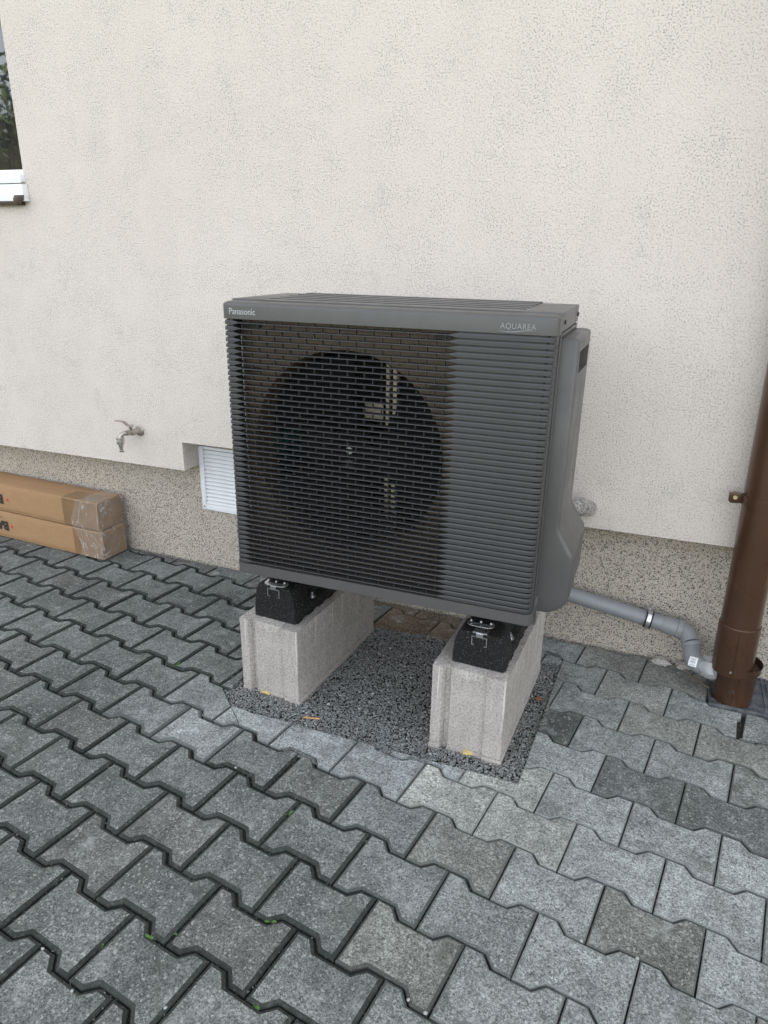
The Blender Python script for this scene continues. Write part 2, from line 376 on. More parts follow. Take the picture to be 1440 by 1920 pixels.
def paver_geo(bm, poly, tags, gap, ch, z=0):
    A = area(poly)
    if A < 0: poly = poly[::-1]; tags = tags[::-1]
    p0 = inset(poly, [gap if t == 0 else .0008 for t in tags])
    if area(p0) < 2e-4: return False
    p1 = inset(p0, [ch*.25 if t == 0 else .0008 for t in tags]); p2 = inset(p0, [ch if t == 0 else .0016 for t in tags])
    zc = ch*.62
    bot = [bm.verts.new((x,y,-.055)) for x,y in p0]; a = [bm.verts.new((x,y,z-zc)) for x,y in p0]
    b = [bm.verts.new((x,y,z-zc*.55)) for x,y in p1]; c = [bm.verts.new((x,y,z)) for x,y in p2]
    n = len(p0)
    for lo, hi, mi in ((bot,a,1),(a,b,1),(b,c,1)):
        for i in range(n):
            bm.faces.new((lo[i], lo[(i+1)%n], hi[(i+1)%n], hi[i])).material_index = 1 if tags[i] == 0 else 0
    bm.faces.new(c).material_index = 0
    return True
def tri_top(bm): bmesh.ops.triangulate(bm, faces=[f for f in bm.faces if len(f.verts) > 4])
def chamf(x, y):                                     # older, worn joints left; relaid tight ones right
    t = min(1, max(0, (x+.5*(y+.3)-.35)/.5)); return t
def paver_mesh(t):
    bm = bmesh.new(); paver_geo(bm, BEH, [0]*12, .0016+.0004*(1-t), 0.0078*(1-t)+.0032*t); tri_top(bm)
    me = bpy.data.meshes.new('paver'); bm.to_mesh(me); bm.free(); me.materials.append(PAVER); me.materials.append(PEDGE); return me
PM = [paver_mesh(k/4) for k in range(5)]
far = bmesh.new(); npv = 0
for r in range(-9, 26):
    for k in range(-27, 20):
        c = k + (.5 if r % 2 == 0 else 0)             # centre between joints
        u, v = .2*(c), -.14*r
        x, y = uvw(u, v)
        if not (-4.1 < x < 3.8 and y > -3.5): continue
        wy = YP+YL+PSI*x-.006
        if y > wy+.11: continue
        X, Y, d = project((x, y, 0))
        vis = d > .2 and -110 < X < 1550 and 880 < Y < 2060
        wpoly = [uvw(u+a, v+b) for a, b in BEH]; pieces = [(wpoly, [0]*12)]; whole = True
        if max(p[1]-(YP+YL+PSI*p[0]-.012) for p in wpoly) > 0:
            whole = False; nn = math.hypot(PSI, 1)
            pieces = [clip(*pieces[0], 0, YP+YL-.012+random.uniform(-.012,.004), PSI/nn, -1/nn)]
        for H in (HOLE, TILE, SLOT):
            if any(min(p[0] for p in wpoly) < h for h in [max(q[0] for q in H)]) and max(p[0] for p in wpoly) > min(q[0] for q in H) and max(p[1] for p in wpoly) > min(q[1] for q in H):
                new = []
                for pc in pieces:
                    if len(pc[0]) < 3: continue
                    rs = cut_out([pc], H); tot = sum(area(q[0]) for q in rs)
                    if abs(tot-area(pc[0])) < 1e-6: new.append(pc)
                    else: new += [q for q in rs if area(q[0]) > .0013]; whole = False
                pieces = new
        t = chamf(x, y); dz = random.uniform(-.0018, .0012)
        # colour: weathered grey (left/front), paler relaid ones round the bed and to the right
        near = 1 if (-.32 < x < 1.0 and -.20 < y < .1) else 0
        g = random.uniform(.90, 1.10)
        base = np.array((.150,.160,.150)) if random.random() < .85 else np.array((.148,.151,.138))
        pale = np.array((.270,.288,.276)); kf = min(1, max(0, .30*t + (.80 if near and random.random() < .8 else 0) + (.50*t*random.random())))
        if random.random() < .10*t and not near: kf *= .1; g *= .82
        if near: kf = max(kf, .45)
        colr = (base*(.88+.12*t)*(1-kf)+pale*kf)*g
        al = (1-t)*random.uniform(.85,1.) + t*random.uniform(.15,.45)
        if near: al *= .6
        if t > .4 and random.random() < .28: colr = colr*np.array((1.04,1.0,.945))
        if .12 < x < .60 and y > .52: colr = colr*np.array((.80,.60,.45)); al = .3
        if whole:
            if vis:
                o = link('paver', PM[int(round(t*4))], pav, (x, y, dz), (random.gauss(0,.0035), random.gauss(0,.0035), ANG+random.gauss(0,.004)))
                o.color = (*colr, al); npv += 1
            else: paver_geo(far, wpoly, [0]*12, .002, .004, dz)
        else:
            for q, tg in pieces:
                if len(q) < 3 or area(q) < .0006: continue
                if vis:
                    bm = bmesh.new(); cx = sum(p[0] for p in q)/len(q); cy = sum(p[1] for p in q)/len(q)
                    if not paver_geo(bm, [(p[0]-cx, p[1]-cy) for p in q], tg, .0018, .0035): bm.free(); continue
                    tri_top(bm); me = bpy.data.meshes.new('paver'); bm.to_mesh(me); bm.free(); me.materials.append(PAVER); me.materials.append(PEDGE)
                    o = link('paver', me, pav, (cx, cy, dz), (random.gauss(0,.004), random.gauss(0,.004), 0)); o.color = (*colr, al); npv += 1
                else: paver_geo(far, q, tg, .002, .004, dz)
tri_top(far)
o = obj('outlying_pavers', far, [PAVER, PEDGE], pav); o.color = (.15,.155,.15,.7); tag(o, kind='stuff')
print('pavers', npv)

# gravel bed and grit, one mesh each
def stones(name, P, S, mat, flat=.62, parent=None, kind='stuff'):
    V0 = np.array([(0,0,1),(.894,0,.447),(.276,.851,.447),(-.724,.526,.447),(-.724,-.526,.447),(.276,-.851,.447),(.724,.526,-.447),(-.276,.851,-.447),(-.894,0,-.447),(-.276,-.851,-.447),(.724,-.526,-.447),(0,0,-1)])
    F0 = np.array([(0,1,2),(0,2,3),(0,3,4),(0,4,5),(0,5,1),(1,6,2),(2,7,3),(3,8,4),(4,9,5),(5,10,1),(6,7,2),(7,8,3),(8,9,4),(9,10,5),(10,6,1),(11,7,6),(11,8,7),(11,9,8),(11,10,9),(11,6,10)])
    n = len(P); q = rng.normal(size=(n,4)); q /= np.linalg.norm(q, axis=1)[:,None]; w,x,y,z = q.T
    R = np.stack([1-2*(y*y+z*z),2*(x*y-z*w),2*(x*z+y*w),2*(x*y+z*w),1-2*(x*x+z*z),2*(y*z-x*w),2*(x*z-y*w),2*(y*z+x*w),1-2*(x*x+y*y)],1).reshape(n,3,3)
    sc = np.stack([np.ones(n), rng.uniform(.6,1,n), rng.uniform(.42,.8,n)],1)*S[:,None]
    V = V0[None]*rng.uniform(.72,1.2,(n,12,1))*sc[:,None,:]
    V = np.einsum('nij,nkj->nki', R, V); V[:,:,2] *= flat; V += P[:,None,:]
    F = (F0[None]+12*np.arange(n)[:,None,None]).reshape(-1,3)
    me = bpy.data.meshes.new(name); me.vertices.add(n*12); me.vertices.foreach_set('co', V.reshape(-1))
    me.loops.add(len(F)*3); me.loops.foreach_set('vertex_index', F.reshape(-1).astype(np.int32)); me.polygons.add(len(F))
    me.polygons.foreach_set('loop_start', np.arange(0,len(F)*3,3,dtype=np.int32)); me.polygons.foreach_set('loop_total', np.full(len(F),3,dtype=np.int32))
    me.update(calc_edges=True); me.validate(); me.materials.append(mat)
    return tag(link(name, me, parent), kind=kind)
n = 44000
gx = rng.uniform(-.11, .86, n); gy = rng.uniform(-.10, .60, n)
gz = -.0105 + .004*np.sin(gx*9+1)*np.cos(gy*7) + rng.uniform(-.003,.003,n)
stones('gravel', np.stack([gx,gy,gz],1), (.0020+rng.gamma(2.6,.0006,n)).clip(.002,.0070), GRAVEL)
m = 420; side_ = rng.integers(0,3,m); tt = rng.random(m); dd = rng.gamma(1.3,.010,m)
sx = np.where(side_==0, -.05+.88*tt, np.where(side_==1, .822+.02*tt+dd, -.07-dd)); sy = np.where(side_==0, -.040-dd, np.where(side_==1, -.03+.55*tt, .02+.5*tt))
stones('spilled_gravel', np.stack([sx,sy,np.full(m,.0016)],1), rng.uniform(.0016,.0036,m), GRAVEL)
# grit in the joints (wavy and straight)
pts = []
for r in range(-8, 8):
    for k in range(-14, 8):
        for _ in range(26):
            if random.random() < .5:
                uu = random.random(); m_ = uu*2 % 1; d = abs(uu-.0) ; s_ = 1 if (uu < .19 or uu > .81) else (-1 if .31 < uu < .69 else 0)
                u = .2*(k+uu); v = -.14*r - .07 - s_*.0115*(1 if r % 2 == 0 else 1) ; 
                if r % 2: u += .1
            else: u = .2*(k+(.5 if r % 2 else 0)); v = -.14*r + random.uniform(-.07,.07)
            pts.append((*uvw(u+random.gauss(0,.002), v+random.gauss(0,.002)), random.uniform(-.011,-.004)))
P = np.array(pts); P = P[P[:,1] < YP+YL+PSI*P[:,0]-.01]
GRIT = m_plain('pale_grit', (.17,.165,.15), .9, 0, .5, 200)
sz = rng.gamma(2., .00045, len(P))+.0005
stones('joint_grit', P, np.minimum(sz,.004), GRIT, .8)
# earth and crumbs in the gap along the wall
n = 1500; wx = rng.uniform(-2.2,1.8,n); wy = YP+YL+PSI*wx-.006-rng.gamma(2,.006,n)
stones('wall_joint_grit', np.stack([wx,wy,rng.uniform(-.012,-.001,n)],1), rng.uniform(.0015,.0045,n), GRAVEL, .8)

# ------------------------------------------------------------------ house
house = tag(empty('house', (0, YP, 0), RZ), 'pale rendered house wall with speckled beige plinth behind the grey heat pump', 'house')
ZB = lambda x: .4486+.0143*x
XL, XR, ZT = -8., 7., 6.2
WX0, WX1, WZ0, WZ1 = -2.45, -1.290, 1.508, 2.75      # window opening
bm = bmesh.new()
def slab(bm, x0, x1, zb0, zb1, zt, y0=0, y1=YL-.001):
    lo = [(x0,y0,zb0),(x1,y0,zb1),(x1,y1,zb1),(x0,y1,zb0)]; hi = [(x0,y0,zt),(x1,y0,zt),(x1,y1,zt),(x0,y1,zt)]
    loft(bm, [lo, hi])
slab(bm, XL, WX0, ZB(XL), ZB(WX0), ZT); slab(bm, WX0, WX1, ZB(WX0), ZB(WX1), WZ0-.004); slab(bm, WX0, WX1, WZ1, WZ1, ZT)
slab(bm, WX1, -.668, ZB(WX1), ZB(-.668), ZT); slab(bm, -.668, -.33, .553, .557, ZT); slab(bm, -.33, XR, ZB(-.33), ZB(XR), ZT)
# remove the inner butt faces
bmesh.ops.remove_doubles(bm, verts=bm.verts, dist=1e-5)
plaster = obj('rendered_wall', bm, PLASTER, house)
bm = bmesh.new()
for a in ((XL,WX0,-.3,ZT),(WX0,WX1,-.3,WZ0-.004),(WX0,WX1,WZ1,ZT),(WX1,XR,-.3,ZT)): box(bm, a[0],a[1],YL,YL+.30,a[2],a[3])
obj('plinth', bm, PLINTH, house)
bm = bmesh.new(); box(bm, XL, XR, YL+1.2, 8.5, -.3, ZT-.002); obj('house_body', bm, WHITEP, house)
bm = bmesh.new(); prism(bm, [(-.55,6.205),(9.0,6.205),(9.0,6.45),(4.2,8.4),(-.55,6.45)], XL-.5, XR+.5, 'x'); obj('roof', bm, ROOFM, house)
# window
win = obj('window', B(WX0,WX1-.002,.075,.085,WZ0+.02,WZ1-.03), GLASS, house)
bm = bmesh.new(); box(bm, WX1-.040,WX1-.001,.045,.098,WZ0+.001,WZ1-.001); box(bm, WX0+.001,WX0+.06,.045,.098,WZ0+.001,WZ1-.001); box(bm, WX0+.061,WX1-.041,.045,.098,WZ1-.06,WZ1-.001)
obj('window_frame', bm, BROWND, win, bevel=.002)
bm = bmesh.new(); prism(bm, [(-.020,1.474),(-.014,1.478),(.02,1.482),(.095,1.4925),(.095,WZ0+.018),(.040,WZ0+.018),(.036,1.5065),(-.014,1.504),(-.020,1.500)], WX0+.002, WX1+.004, 'x')
obj('window_frame_bottom', bm, WHITEM, win, bevel=.0015)
bm = bmesh.new(); prism(bm, [(-.030,1.412),(-.024,1.470),(-.0005,1.470),(-.0005,1.412)], WX0-.03, WX1+.012, 'x'); sill = obj('window_sill', bm, WHITEM, win, bevel=.0015)
bm = bmesh.new(); box(bm, WX0-.03, WX1-.012, -.026,-.0006,1.399,1.4115); obj('drip_edge', bm, BROWND, sill, bevel=.0015)
bm = bmesh.new(); prism(bm, [(-1.320,1.400),(-1.290,1.4045),(-1.272,1.414),(-1.268,1.432),(-1.312,1.432),(-1.322,1.420)], -.036, -.0304, 'y'); obj('end_cap', bm, BROWND, sill, bevel=.001)

# vent grille on the plinth
V = tag(empty('vent_grille', wall(-.662,-YL,.25), RZ), 'white plastic louvred vent grille set in the wall notch left of the heat pump', 'vent')
vw, vh, fr = .30, .269, .022
bm = bmesh.new()
box(bm,0,fr,-.012,0,0,vh); box(bm,vw-fr,vw,-.012,0,0,vh); box(bm,fr+.0001,vw-fr-.0001,-.012,0,0,fr+.004); box(bm,fr+.0001,vw-fr-.0001,-.012,0,vh-fr*.55,vh)
obj('frame', bm, WHITEP, V, bevel=.003)
bm = bmesh.new(); box(bm, fr,vw-fr,-.0008,0,fr,vh-fr*.5); obj('back_plate', bm, m_plain('vent_gap_shade',(.16,.16,.16),.8), V)  # dark plate colour paints the shade between the louvres
bm = bmesh.new(); prism(bm, [(-.0112,.0012),(-.0105,.0),(-.0012,.0108),(-.0012,.0122)], fr+.0005, vw-fr-.0005, 'x')
s0 = obj('slat', bm, WHITEP, V, loc=(0,0,.027)); s0.data.name = 'vent_slat'
for i in range(1, 14):
    s = s0.copy(); COL.objects.link(s); s.parent = V; s.location = (0,0,.027+i*.01635)
bm = bmesh.new(); tube(bm, [(.012,-.0125,.014),(.012,-.0145,.014)], .0042, 12); obj('screw', bm, BRASS, V)

# ------------------------------------------------------------------ heat pump
Wd, Z0, Z1, D = .803, .4203, 1.143, .335
HP = tag(empty('heat_pump', (.40,.17,.352)), 'dark grey air source heat pump with slatted front grille standing on two concrete blocks', 'heat pump')
HP_off = Vector((.40,.17,.352))
def hp(name, bm, mats, parent=None, **kw):
    bmesh.ops.translate(bm, verts=bm.verts, vec=-HP_off); return obj(name, bm, mats, parent or HP, **kw)
def rounded_front(x0, x1, y0, y1, r, seg=5):
    P = [(x0,y1)]
    for i in range(seg+1):
        a = PI+PI/2*i/seg; P.append((x0+r+r*math.cos(a), y0+r+r*math.sin(a)))
    for i in range(seg+1):
        a = 1.5*PI+PI/2*i/seg; P.append((x1-r+r*math.cos(a), y0+r+r*math.sin(a)))
    P.append((x1,y1)); return P
pl = rounded_front(0, Wd, 0, .050, .014)
pl2 = rounded_front(.004, Wd-.004, .006, .050, .014)
pl3 = rounded_front(.010, Wd-.010, .016, .050, .012)
def ring(poly, z): return [(x,y,z) for x,y in poly]
bm = bmesh.new(); loft(bm, [ring(pl,1.1005), ring(pl,1.1310), ring([(x,y+.0008) for x,y in pl],1.1345), ring(pl2,1.1385), ring(pl3,1.1405)])
hp('top_bezel', bm, SHELL, smooth=40)
bm = bmesh.new(); loft(bm, [ring(pl3,Z0), ring([(x,y) for x,y in pl2],Z0+.002), ring(pl,Z0+.006), ring(pl,.4545)])
hp('bottom_bezel', bm, SHELL, smooth=40)
# corner posts behind the slat ends
for x0, x1 in ((.0035,.022),(Wd-.0225,Wd-.0035)):
    bm = bmesh.new(); box(bm, x0, x1, .015, .050, .4550, 1.1000); hp('corner_post', bm, SHELL, bevel=.003)
bm = bmesh.new(); box(bm, .590, Wd-.0230, .0070, .0120, .4550, 1.1000); hp('service_panel', bm, m_plain('grille_backing',(.042,.042,.042),.5))
# slats: one mesh, 47 copies
st = [(.0,.046,.0050),(.0,.022,.0046),(.0012,.012,.0046),(.006,.0035,.0046),(.014,.0,.0046),(.030,.0,.0046),(.047,.0,.0009),(.20,.0,.0008),(.40,.0,.0008),(.570,.0,.0009),(.591,.0,.0050),(.770,.0,.0050),(.787,.0003,.0050),(.795,.004,.0050),(.7985,.0095,.0050),(.7990,.0145,.0050)]
bm = bmesh.new(); rings = []
for i, (x,y,h) in enumerate(st):
    # inward direction
    if x < .012: inn = (.009, 0) if y > .02 else (.008,.006)
    elif x > .790: inn = (-.008,.004)
    else: inn = (0,.0200 if h < .003 else (.0092 if x > .5 else .016))
    fx, fy = (0,.0016) if .012 < x < .79 else ((.0012,.0004) if x < .4 else (-.0012,.0004))
    rings.append([(x,y,-h),(x+fx*.2,y+fy*.2,h*.3),(x+fx,y+fy,h),(x+inn[0],y+inn[1],h*.9),(x+inn[0],y+inn[1],-h)])
loft(bm, rings)
pitch = (1.0985-.4555)/47
slat0 = obj('slat', bm, SLAT, HP, loc=Vector((0,0,.4555+pitch/2))-HP_off)
for i in range(1, 47):
    s = slat0.copy(); COL.objects.link(s); s.parent = HP; s.location = Vector((0,0,.4555+pitch*(i+.5)))-HP_off
bm = bmesh.new()
for i in range(48):
    z0 = .4555+pitch*(i-.5)+.0008; z1 = .4555+pitch*(i+.5)-.0008; z0 = max(z0,.4556); z1 = min(z1,1.0984)
    x = .0545+(.0212 if i % 2 else 0)
    while x < .574:
        box(bm, x, x+.0008, .0008, .010, z0, z1); x += .0424
tag(hp('rib_grid', bm, SLAT), kind='stuff')
# fan shroud with round opening
fcx, fcz, fr_ = .305, .785, .253
bm = bmesh.new(); N_ = 64; y = .046
inner = [(fcx+fr_*math.cos(2*PI*k/N_), fcz+fr_*math.sin(2*PI*k/N_)) for k in range(N_)]
outer = []
for k in range(N_):
    a = 2*PI*k/N_; c_, s_ = math.cos(a), math.sin(a)
    tx = ((.589-fcx) if c_ > 0 else (fcx-.024))/max(abs(c_),1e-6); tz = ((1.118-fcz) if s_ > 0 else (fcz-.440))/max(abs(s_),1e-6); t = min(tx,tz)
    outer.append((fcx+t*c_, fcz+t*s_))
rg = [[(a,y,b) for a,b in outer], [(a,y,b) for a,b in inner]]
rg.append([(fcx+(a-fcx)*.985, y+.008, fcz+(b-fcz)*.985) for a,b in inner]); rg.append([(fcx+(a-fcx)*.965, y+.075, fcz+(b-fcz)*.965) for a,b in inner])
loft(bm, rg, cap=False); hp('fan_shroud', bm, SHROUD, smooth=30)
for (x,z) in ((.060,1.0835),(.545,1.0835),(.050,.975),(.535,.965)):
    bm = bmesh.new(); prism(bm, [(x-.022,z-.006),(x+.020,z-.006),(x+.026,z+.006),(x-.012,z+.006)], .0405, .0455, 'y'); hp('screw_recess', bm, BLACKP)
# fan
fan = hp('fan_hub', (lambda b: (lathe_z(b, [(.0,0),(.052,0),(.056,.006),(.056,.055),(.0,.060)], n=28), bmesh.ops.rotate(b, verts=b.verts, matrix=Matrix.Rotation(PI/2,3,'X')), bmesh.ops.translate(b, verts=b.verts, vec=(fcx,.135,fcz)), b)[-1])(bmesh.new()), BLADE, smooth=40)
bm = bmesh.new(); tube(bm, [(fcx,.0715,fcz),(fcx,.0755,fcz)], .0095, 14); box(bm, fcx-.006,fcx+.006,.0705,.0714,fcz-.003,fcz+.004); bmesh.ops.translate(bm, verts=bm.verts, vec=-HP_off); obj('shaft_nut', bm, ZINC, fan)
for b_ in range(3):
    a0 = math.radians(-2+120*b_); bm = bmesh.new(); rings = []
    for i in range(9):
        r = .05+(.236-.05)*i/8; half = math.radians(30+16*i/8); sweep = math.radians(14)*i/8; row = []
        for j in range(9):
            t = j/8*2-1; a = a0+sweep+t*half; yy = .100 + .026*t*(.6+.4*i/8) - .010*(1-t*t)
            row.append((fcx+r*math.cos(a), yy, fcz+r*math.sin(a)))
        for j in range(8,-1,-1):
            p = row[j]; row.append((p[0], p[1]+.004, p[2]))
        rings.append(row)
    loft(bm, rings); hp('fan_blade', bm, BLADE, smooth=50)
# inside
bm = bmesh.new(); box(bm,.357,.366,.190,.196,.46,1.10); box(bm,.366,.370,.178,.196,.46,1.10); box(bm,.376,.388,.190,.196,.46,1.10); box(bm,.388,.391,.178,.196,.46,1.10); hp('motor_bracket', bm, ZINCD)
for z_ in ((.845,.885),(.565,.580)):
    bm = bmesh.new(); box(bm,.300,.351,.185,.190,*z_); hp('motor_mount', bm, ZINCD)
bm = bmesh.new(); tube(bm, [(fcx,.150,fcz),(fcx,.215,fcz)], .045, 20); hp('fan_motor', bm, DARKIN, smooth=40)
bm = bmesh.new()
for i in range(90): box(bm, .020,.042, .055+i*.0029, .055+i*.0029+.0012, .46, 1.10)
for i in range(30): box(bm, .0425,.0475,.055,.315,.47+i*.021,.478+i*.021)
tag(hp('coil_fins', bm, COIL), kind='stuff')
bm = bmesh.new(); box(bm,.0485,.592,.300,.322,.46,1.10); hp('rear_coil', bm, DARKIN)
bm = bmesh.new(); box(bm,.593,.598,.0515,.322,.44,1.112); hp('partition', bm, DARKIN)
# casing: base pan, side panels, lid
bm = bmesh.new(); box(bm,.008,Wd-.008,.0505,D-.004,.4230,.4395); hp('base_pan', bm, SHELL2, bevel=.004)
bm = bmesh.new(); box(bm,Wd-.0115,Wd-.0035,.0525,D-.002,.418,1.1035); hp('side_panel', bm, SHELL2, bevel=.0015)
bm = bmesh.new(); box(bm,.006,.0085,.0525,D-.002,1.06,1.1035); box(bm,.006,.0085,.0525,D-.002,.440,.470)
for i in range(14): box(bm,.006,.0085,.0545,D-.004,.495+i*.041,.499+i*.041)
for i in range(4): box(bm,.0055,.0059,.056+i*.088,.060+i*.088,.47,1.06)
hp('side_guard', bm, SHELL2)
bm = bmesh.new(); box(bm,.0130,Wd-.0125,D-.006,D-.003,.440,.475); box(bm,.60,Wd-.0125,D-.006,D-.003,.4755,1.1035)
for i in range(26): box(bm,.030+i*.022,.033+i*.022,D-.006,D-.003,.4755,1.10)
hp('rear_guard', bm, SHELL2)
# side seam strips
bm = bmesh.new(); box(bm,Wd-.0034,Wd-.0006,.0500,.0560,.405,1.1040); box(bm,Wd-.0033,Wd-.0008,.0620,.0665,.405,1.1000); hp('seam_strip', bm, SHELL2, bevel=.0008)
bm = bmesh.new(); box(bm,Wd-.0034,Wd-.0022,.0562,.0618,.410,.86); hp('seam_gap', bm, BLACKP)
# lid: grid with recessed slots
def cells(bm, xs, ys, hfun, zb):
    H = {}
    for i in range(len(xs)-1):
        for j in range(len(ys)-1):
            h = hfun(.5*(xs[i]+xs[i+1]), .5*(ys[j]+ys[j+1])); H[i,j] = h
            bm.faces.new([bm.verts.new(p) for p in ((xs[i],ys[j],h),(xs[i+1],ys[j],h),(xs[i+1],ys[j+1],h),(xs[i],ys[j+1],h))])
    def w(a, b, h0, h1):
        if abs(h0-h1) > 1e-7: bm.faces.new([bm.verts.new(p) for p in ((*a,h0),(*b,h0),(*b,h1),(*a,h1))])
    for i in range(len(xs)-1):
        for j in range(len(ys)-1):
            w((xs[i],ys[j]),(xs[i+1],ys[j]), H.get((i,j-1),zb), H[i,j]); w((xs[i],ys[j]),(xs[i],ys[j+1]), H.get((i-1,j),zb), H[i,j])
            if i == len(xs)-2: w((xs[i+1],ys[j]),(xs[i+1],ys[j+1]), zb, H[i,j])
            if j == len(ys)-2: w((xs[i],ys[j+1]),(xs[i+1],ys[j+1]), zb, H[i,j])
ys = [.0520]; slots = []
for q in (.098,.146,.194,.242,.290): ys += [q, q+.013]; slots.append(q+.0065)
ys.append(D)
bm = bmesh.new(); cells(bm, [.0,.075,.715,Wd], ys, lambda x,y: 1.1290 if (.075 < x < .715 and any(abs(y-q) < .006 for q in slots)) else (1.1435+.0007*sum(y > q for q in slots) if .075 < x < .715 else 1.1437), 1.1045)
for f in bm.faces:
    zz = [v.co.z for v in f.verts]
    if min(zz) < 1.130 and max(zz) < 1.150 and min(zz) > 1.11: f.material_index = 1  # slot floors and walls blackened to paint in the gap shadow
bm.faces.new([bm.verts.new(p) for p in ((0,.0520,1.1045),(Wd,.0520,1.1045),(Wd,D,1.1045),(0,D,1.1045))])
hp('lid', bm, [SHELL2, BLACKP], bevel=.0012)
for yy in (.080, .318):
    bm = bmesh.new(); tube(bm, [(Wd+.0002,yy,1.1225),(Wd+.0032,yy,1.1225)], .0048, 12); hp('screw', bm, BLACKP, smooth=40)
for z in (1.078,.452):
    bm = bmesh.new(); tube(bm, [(Wd-.0036,.032,z),(Wd-.0031,.032,z)], .0036, 10); hp('screw_hole', bm, BLACKP)
bm = bmesh.new(); tube(bm, [(Wd+.0368,.235,.755),(Wd+.0374,.235,.755)], .0034, 10); hp('screw_hole', bm, BLACKP)
bm = bmesh.new(); box(bm,Wd-.0034,Wd+.0010,.0700,D-.006,1.0920,1.1010); hp('cover_flange', bm, SHELL2, bevel=.001)
# pipe cover on the right side
def cover_ring(z, px, y0, y1, r=.010, xin=Wd-.0034):
    P = [(xin,y0,z)]
    for i in range(5):
        a = -PI/2+PI/2*i/4; P.append((px-r+r*math.cos(a), y0+r+r*math.sin(a), z))
    for i in range(5):
        a = PI/2*i/4; P.append((px-r+r*math.cos(a), y1-r+r*math.sin(a), z))
    P.append((xin,y1,z)); return P
X_ = Wd+.036; XX = Wd+.078
bm = bmesh.new()
rs_ = [(1.0900,X_-.008,.082,.318,.008),(1.0870,X_-.002,.078,.326),(1.083,X_,.076,.328),(.660,X_,.076,.328),(.648,X_+.001,.076,.328),(.636,X_+.007,.076,.330),(.598,XX-.010,.076,.330,.014),(.586,XX-.002,.076,.330,.014),(.574,XX,.076,.330,.014),(.480,XX-.002,.076,.326,.014),(.455,XX-.010,.076,.320,.016),(.438,XX-.026,.078,.314,.014),(.430,XX-.044,.080,.300,.010),(.428,Wd+.004,.084,.290,.004)]
loft(bm, [cover_ring(*a) for a in rs_])
cov = hp('pipe_cover', bm, SHELL, smooth=38)
# hand hold cut into it
bmc = bmesh.new(); prism(bmc, [(.104,1.060),(.300,1.056),(.300,1.006),(.112,1.012)], X_-.030, X_+.02, 'x')
bmesh.ops.translate(bmc, verts=bmc.verts, vec=-HP_off); cutter = obj('cutter', bmc, SHELL, HP)
md = cov.modifiers.new('b', 'BOOLEAN'); md.object = cutter; md.operation = 'DIFFERENCE'; md.solver = 'EXACT'
bpy.context.view_layer.update(); dg = bpy.context.evaluated_depsgraph_get()
nm = bpy.data.meshes.new_from_object(cov.evaluated_get(dg)); cov.modifiers.clear(); cov.data = nm; bpy.data.objects.remove(cutter)
bm = bmesh.new(); box(bm,Wd-.0034,Wd-.0005,.330,.334,.43,1.09); hp('cover_edge', bm, SHELL2)
bm = bmesh.new(); box(bm,Wd-.0033,Wd+.004,.0700,.0745,.395,.47); box(bm,Wd-.0033,Wd+.007,.0700,.0745,.470,.476); hp('clip', bm, SHELL2, bevel=.0008)
# lettering
M4 = Matrix.Translation(Vector((.0215,-.0003,1.1115))-HP_off) @ Matrix.Rotation(PI/2,4,'X')
t_ = text_mesh('logo_lettering', 'Panasonic', .0205, LOGO, M4, HP, .0003, .00012, .90)
M4 = Matrix.Translation(Vector((.681,-.0003,1.1108))-HP_off) @ Matrix.Rotation(PI/2,4,'X')
t_ = text_mesh('series_lettering', 'AQUAREA', .0165, LOGO2, M4, HP, .0003, 0, .93, 1.08)
bm = bmesh.new(); n_ = 24; up, lo = [], []
for i in range(n_+1):
    t = i/n_; x = .679+.077*t; z = 1.1062-.0022*math.sin(t*PI*1.6+.2)+.0006; w = .0007*math.sin(PI*min(1,max(0,t)))+.00012
    up.append((x,z+w)); lo.append((x,z-w))
prism(bm, up+lo[::-1], -.0006, .0004, 'y'); hp('swoosh', bm, LOGO2)
# feet plates
for fx, fy in ((.0725,.088),(.670,.084)):
    bm = bmesh.new(); P_ = []
    for cx_, a0 in ((.020,-PI/2),(-.020,PI/2)):
        for i in range(9):
            a = a0+PI*i/8; P_.append((fx+cx_+.016*math.cos(a), fy-.004+.016*math.sin(a)*1.1))
    prism(bm, P_, .3625, .3650); hp('foot_plate', bm, ZINC, bevel=.0006)
    bm = bmesh.new(); prism(bm, [(x*.80+fx*.20,y*.62+(fy+.010)*.38) for x,y in P_], .3651, .3680); box(bm, fx-.034,fx+.034,fy+.016,D-.03,.366,.4228); hp('foot_bracket', bm, BLACKP, bevel=.001)
    for dx in (-.026,0,.026):
        bm = bmesh.new(); lathe_z(bm, [(.0042,0),(.0042,.0015),(.0028,.0016),(.0027,.0045),(.001,.0046)], (fx+dx,fy-.004,.3682), 6 if dx == 0 else 12); hp('bolt', bm, ZINC)

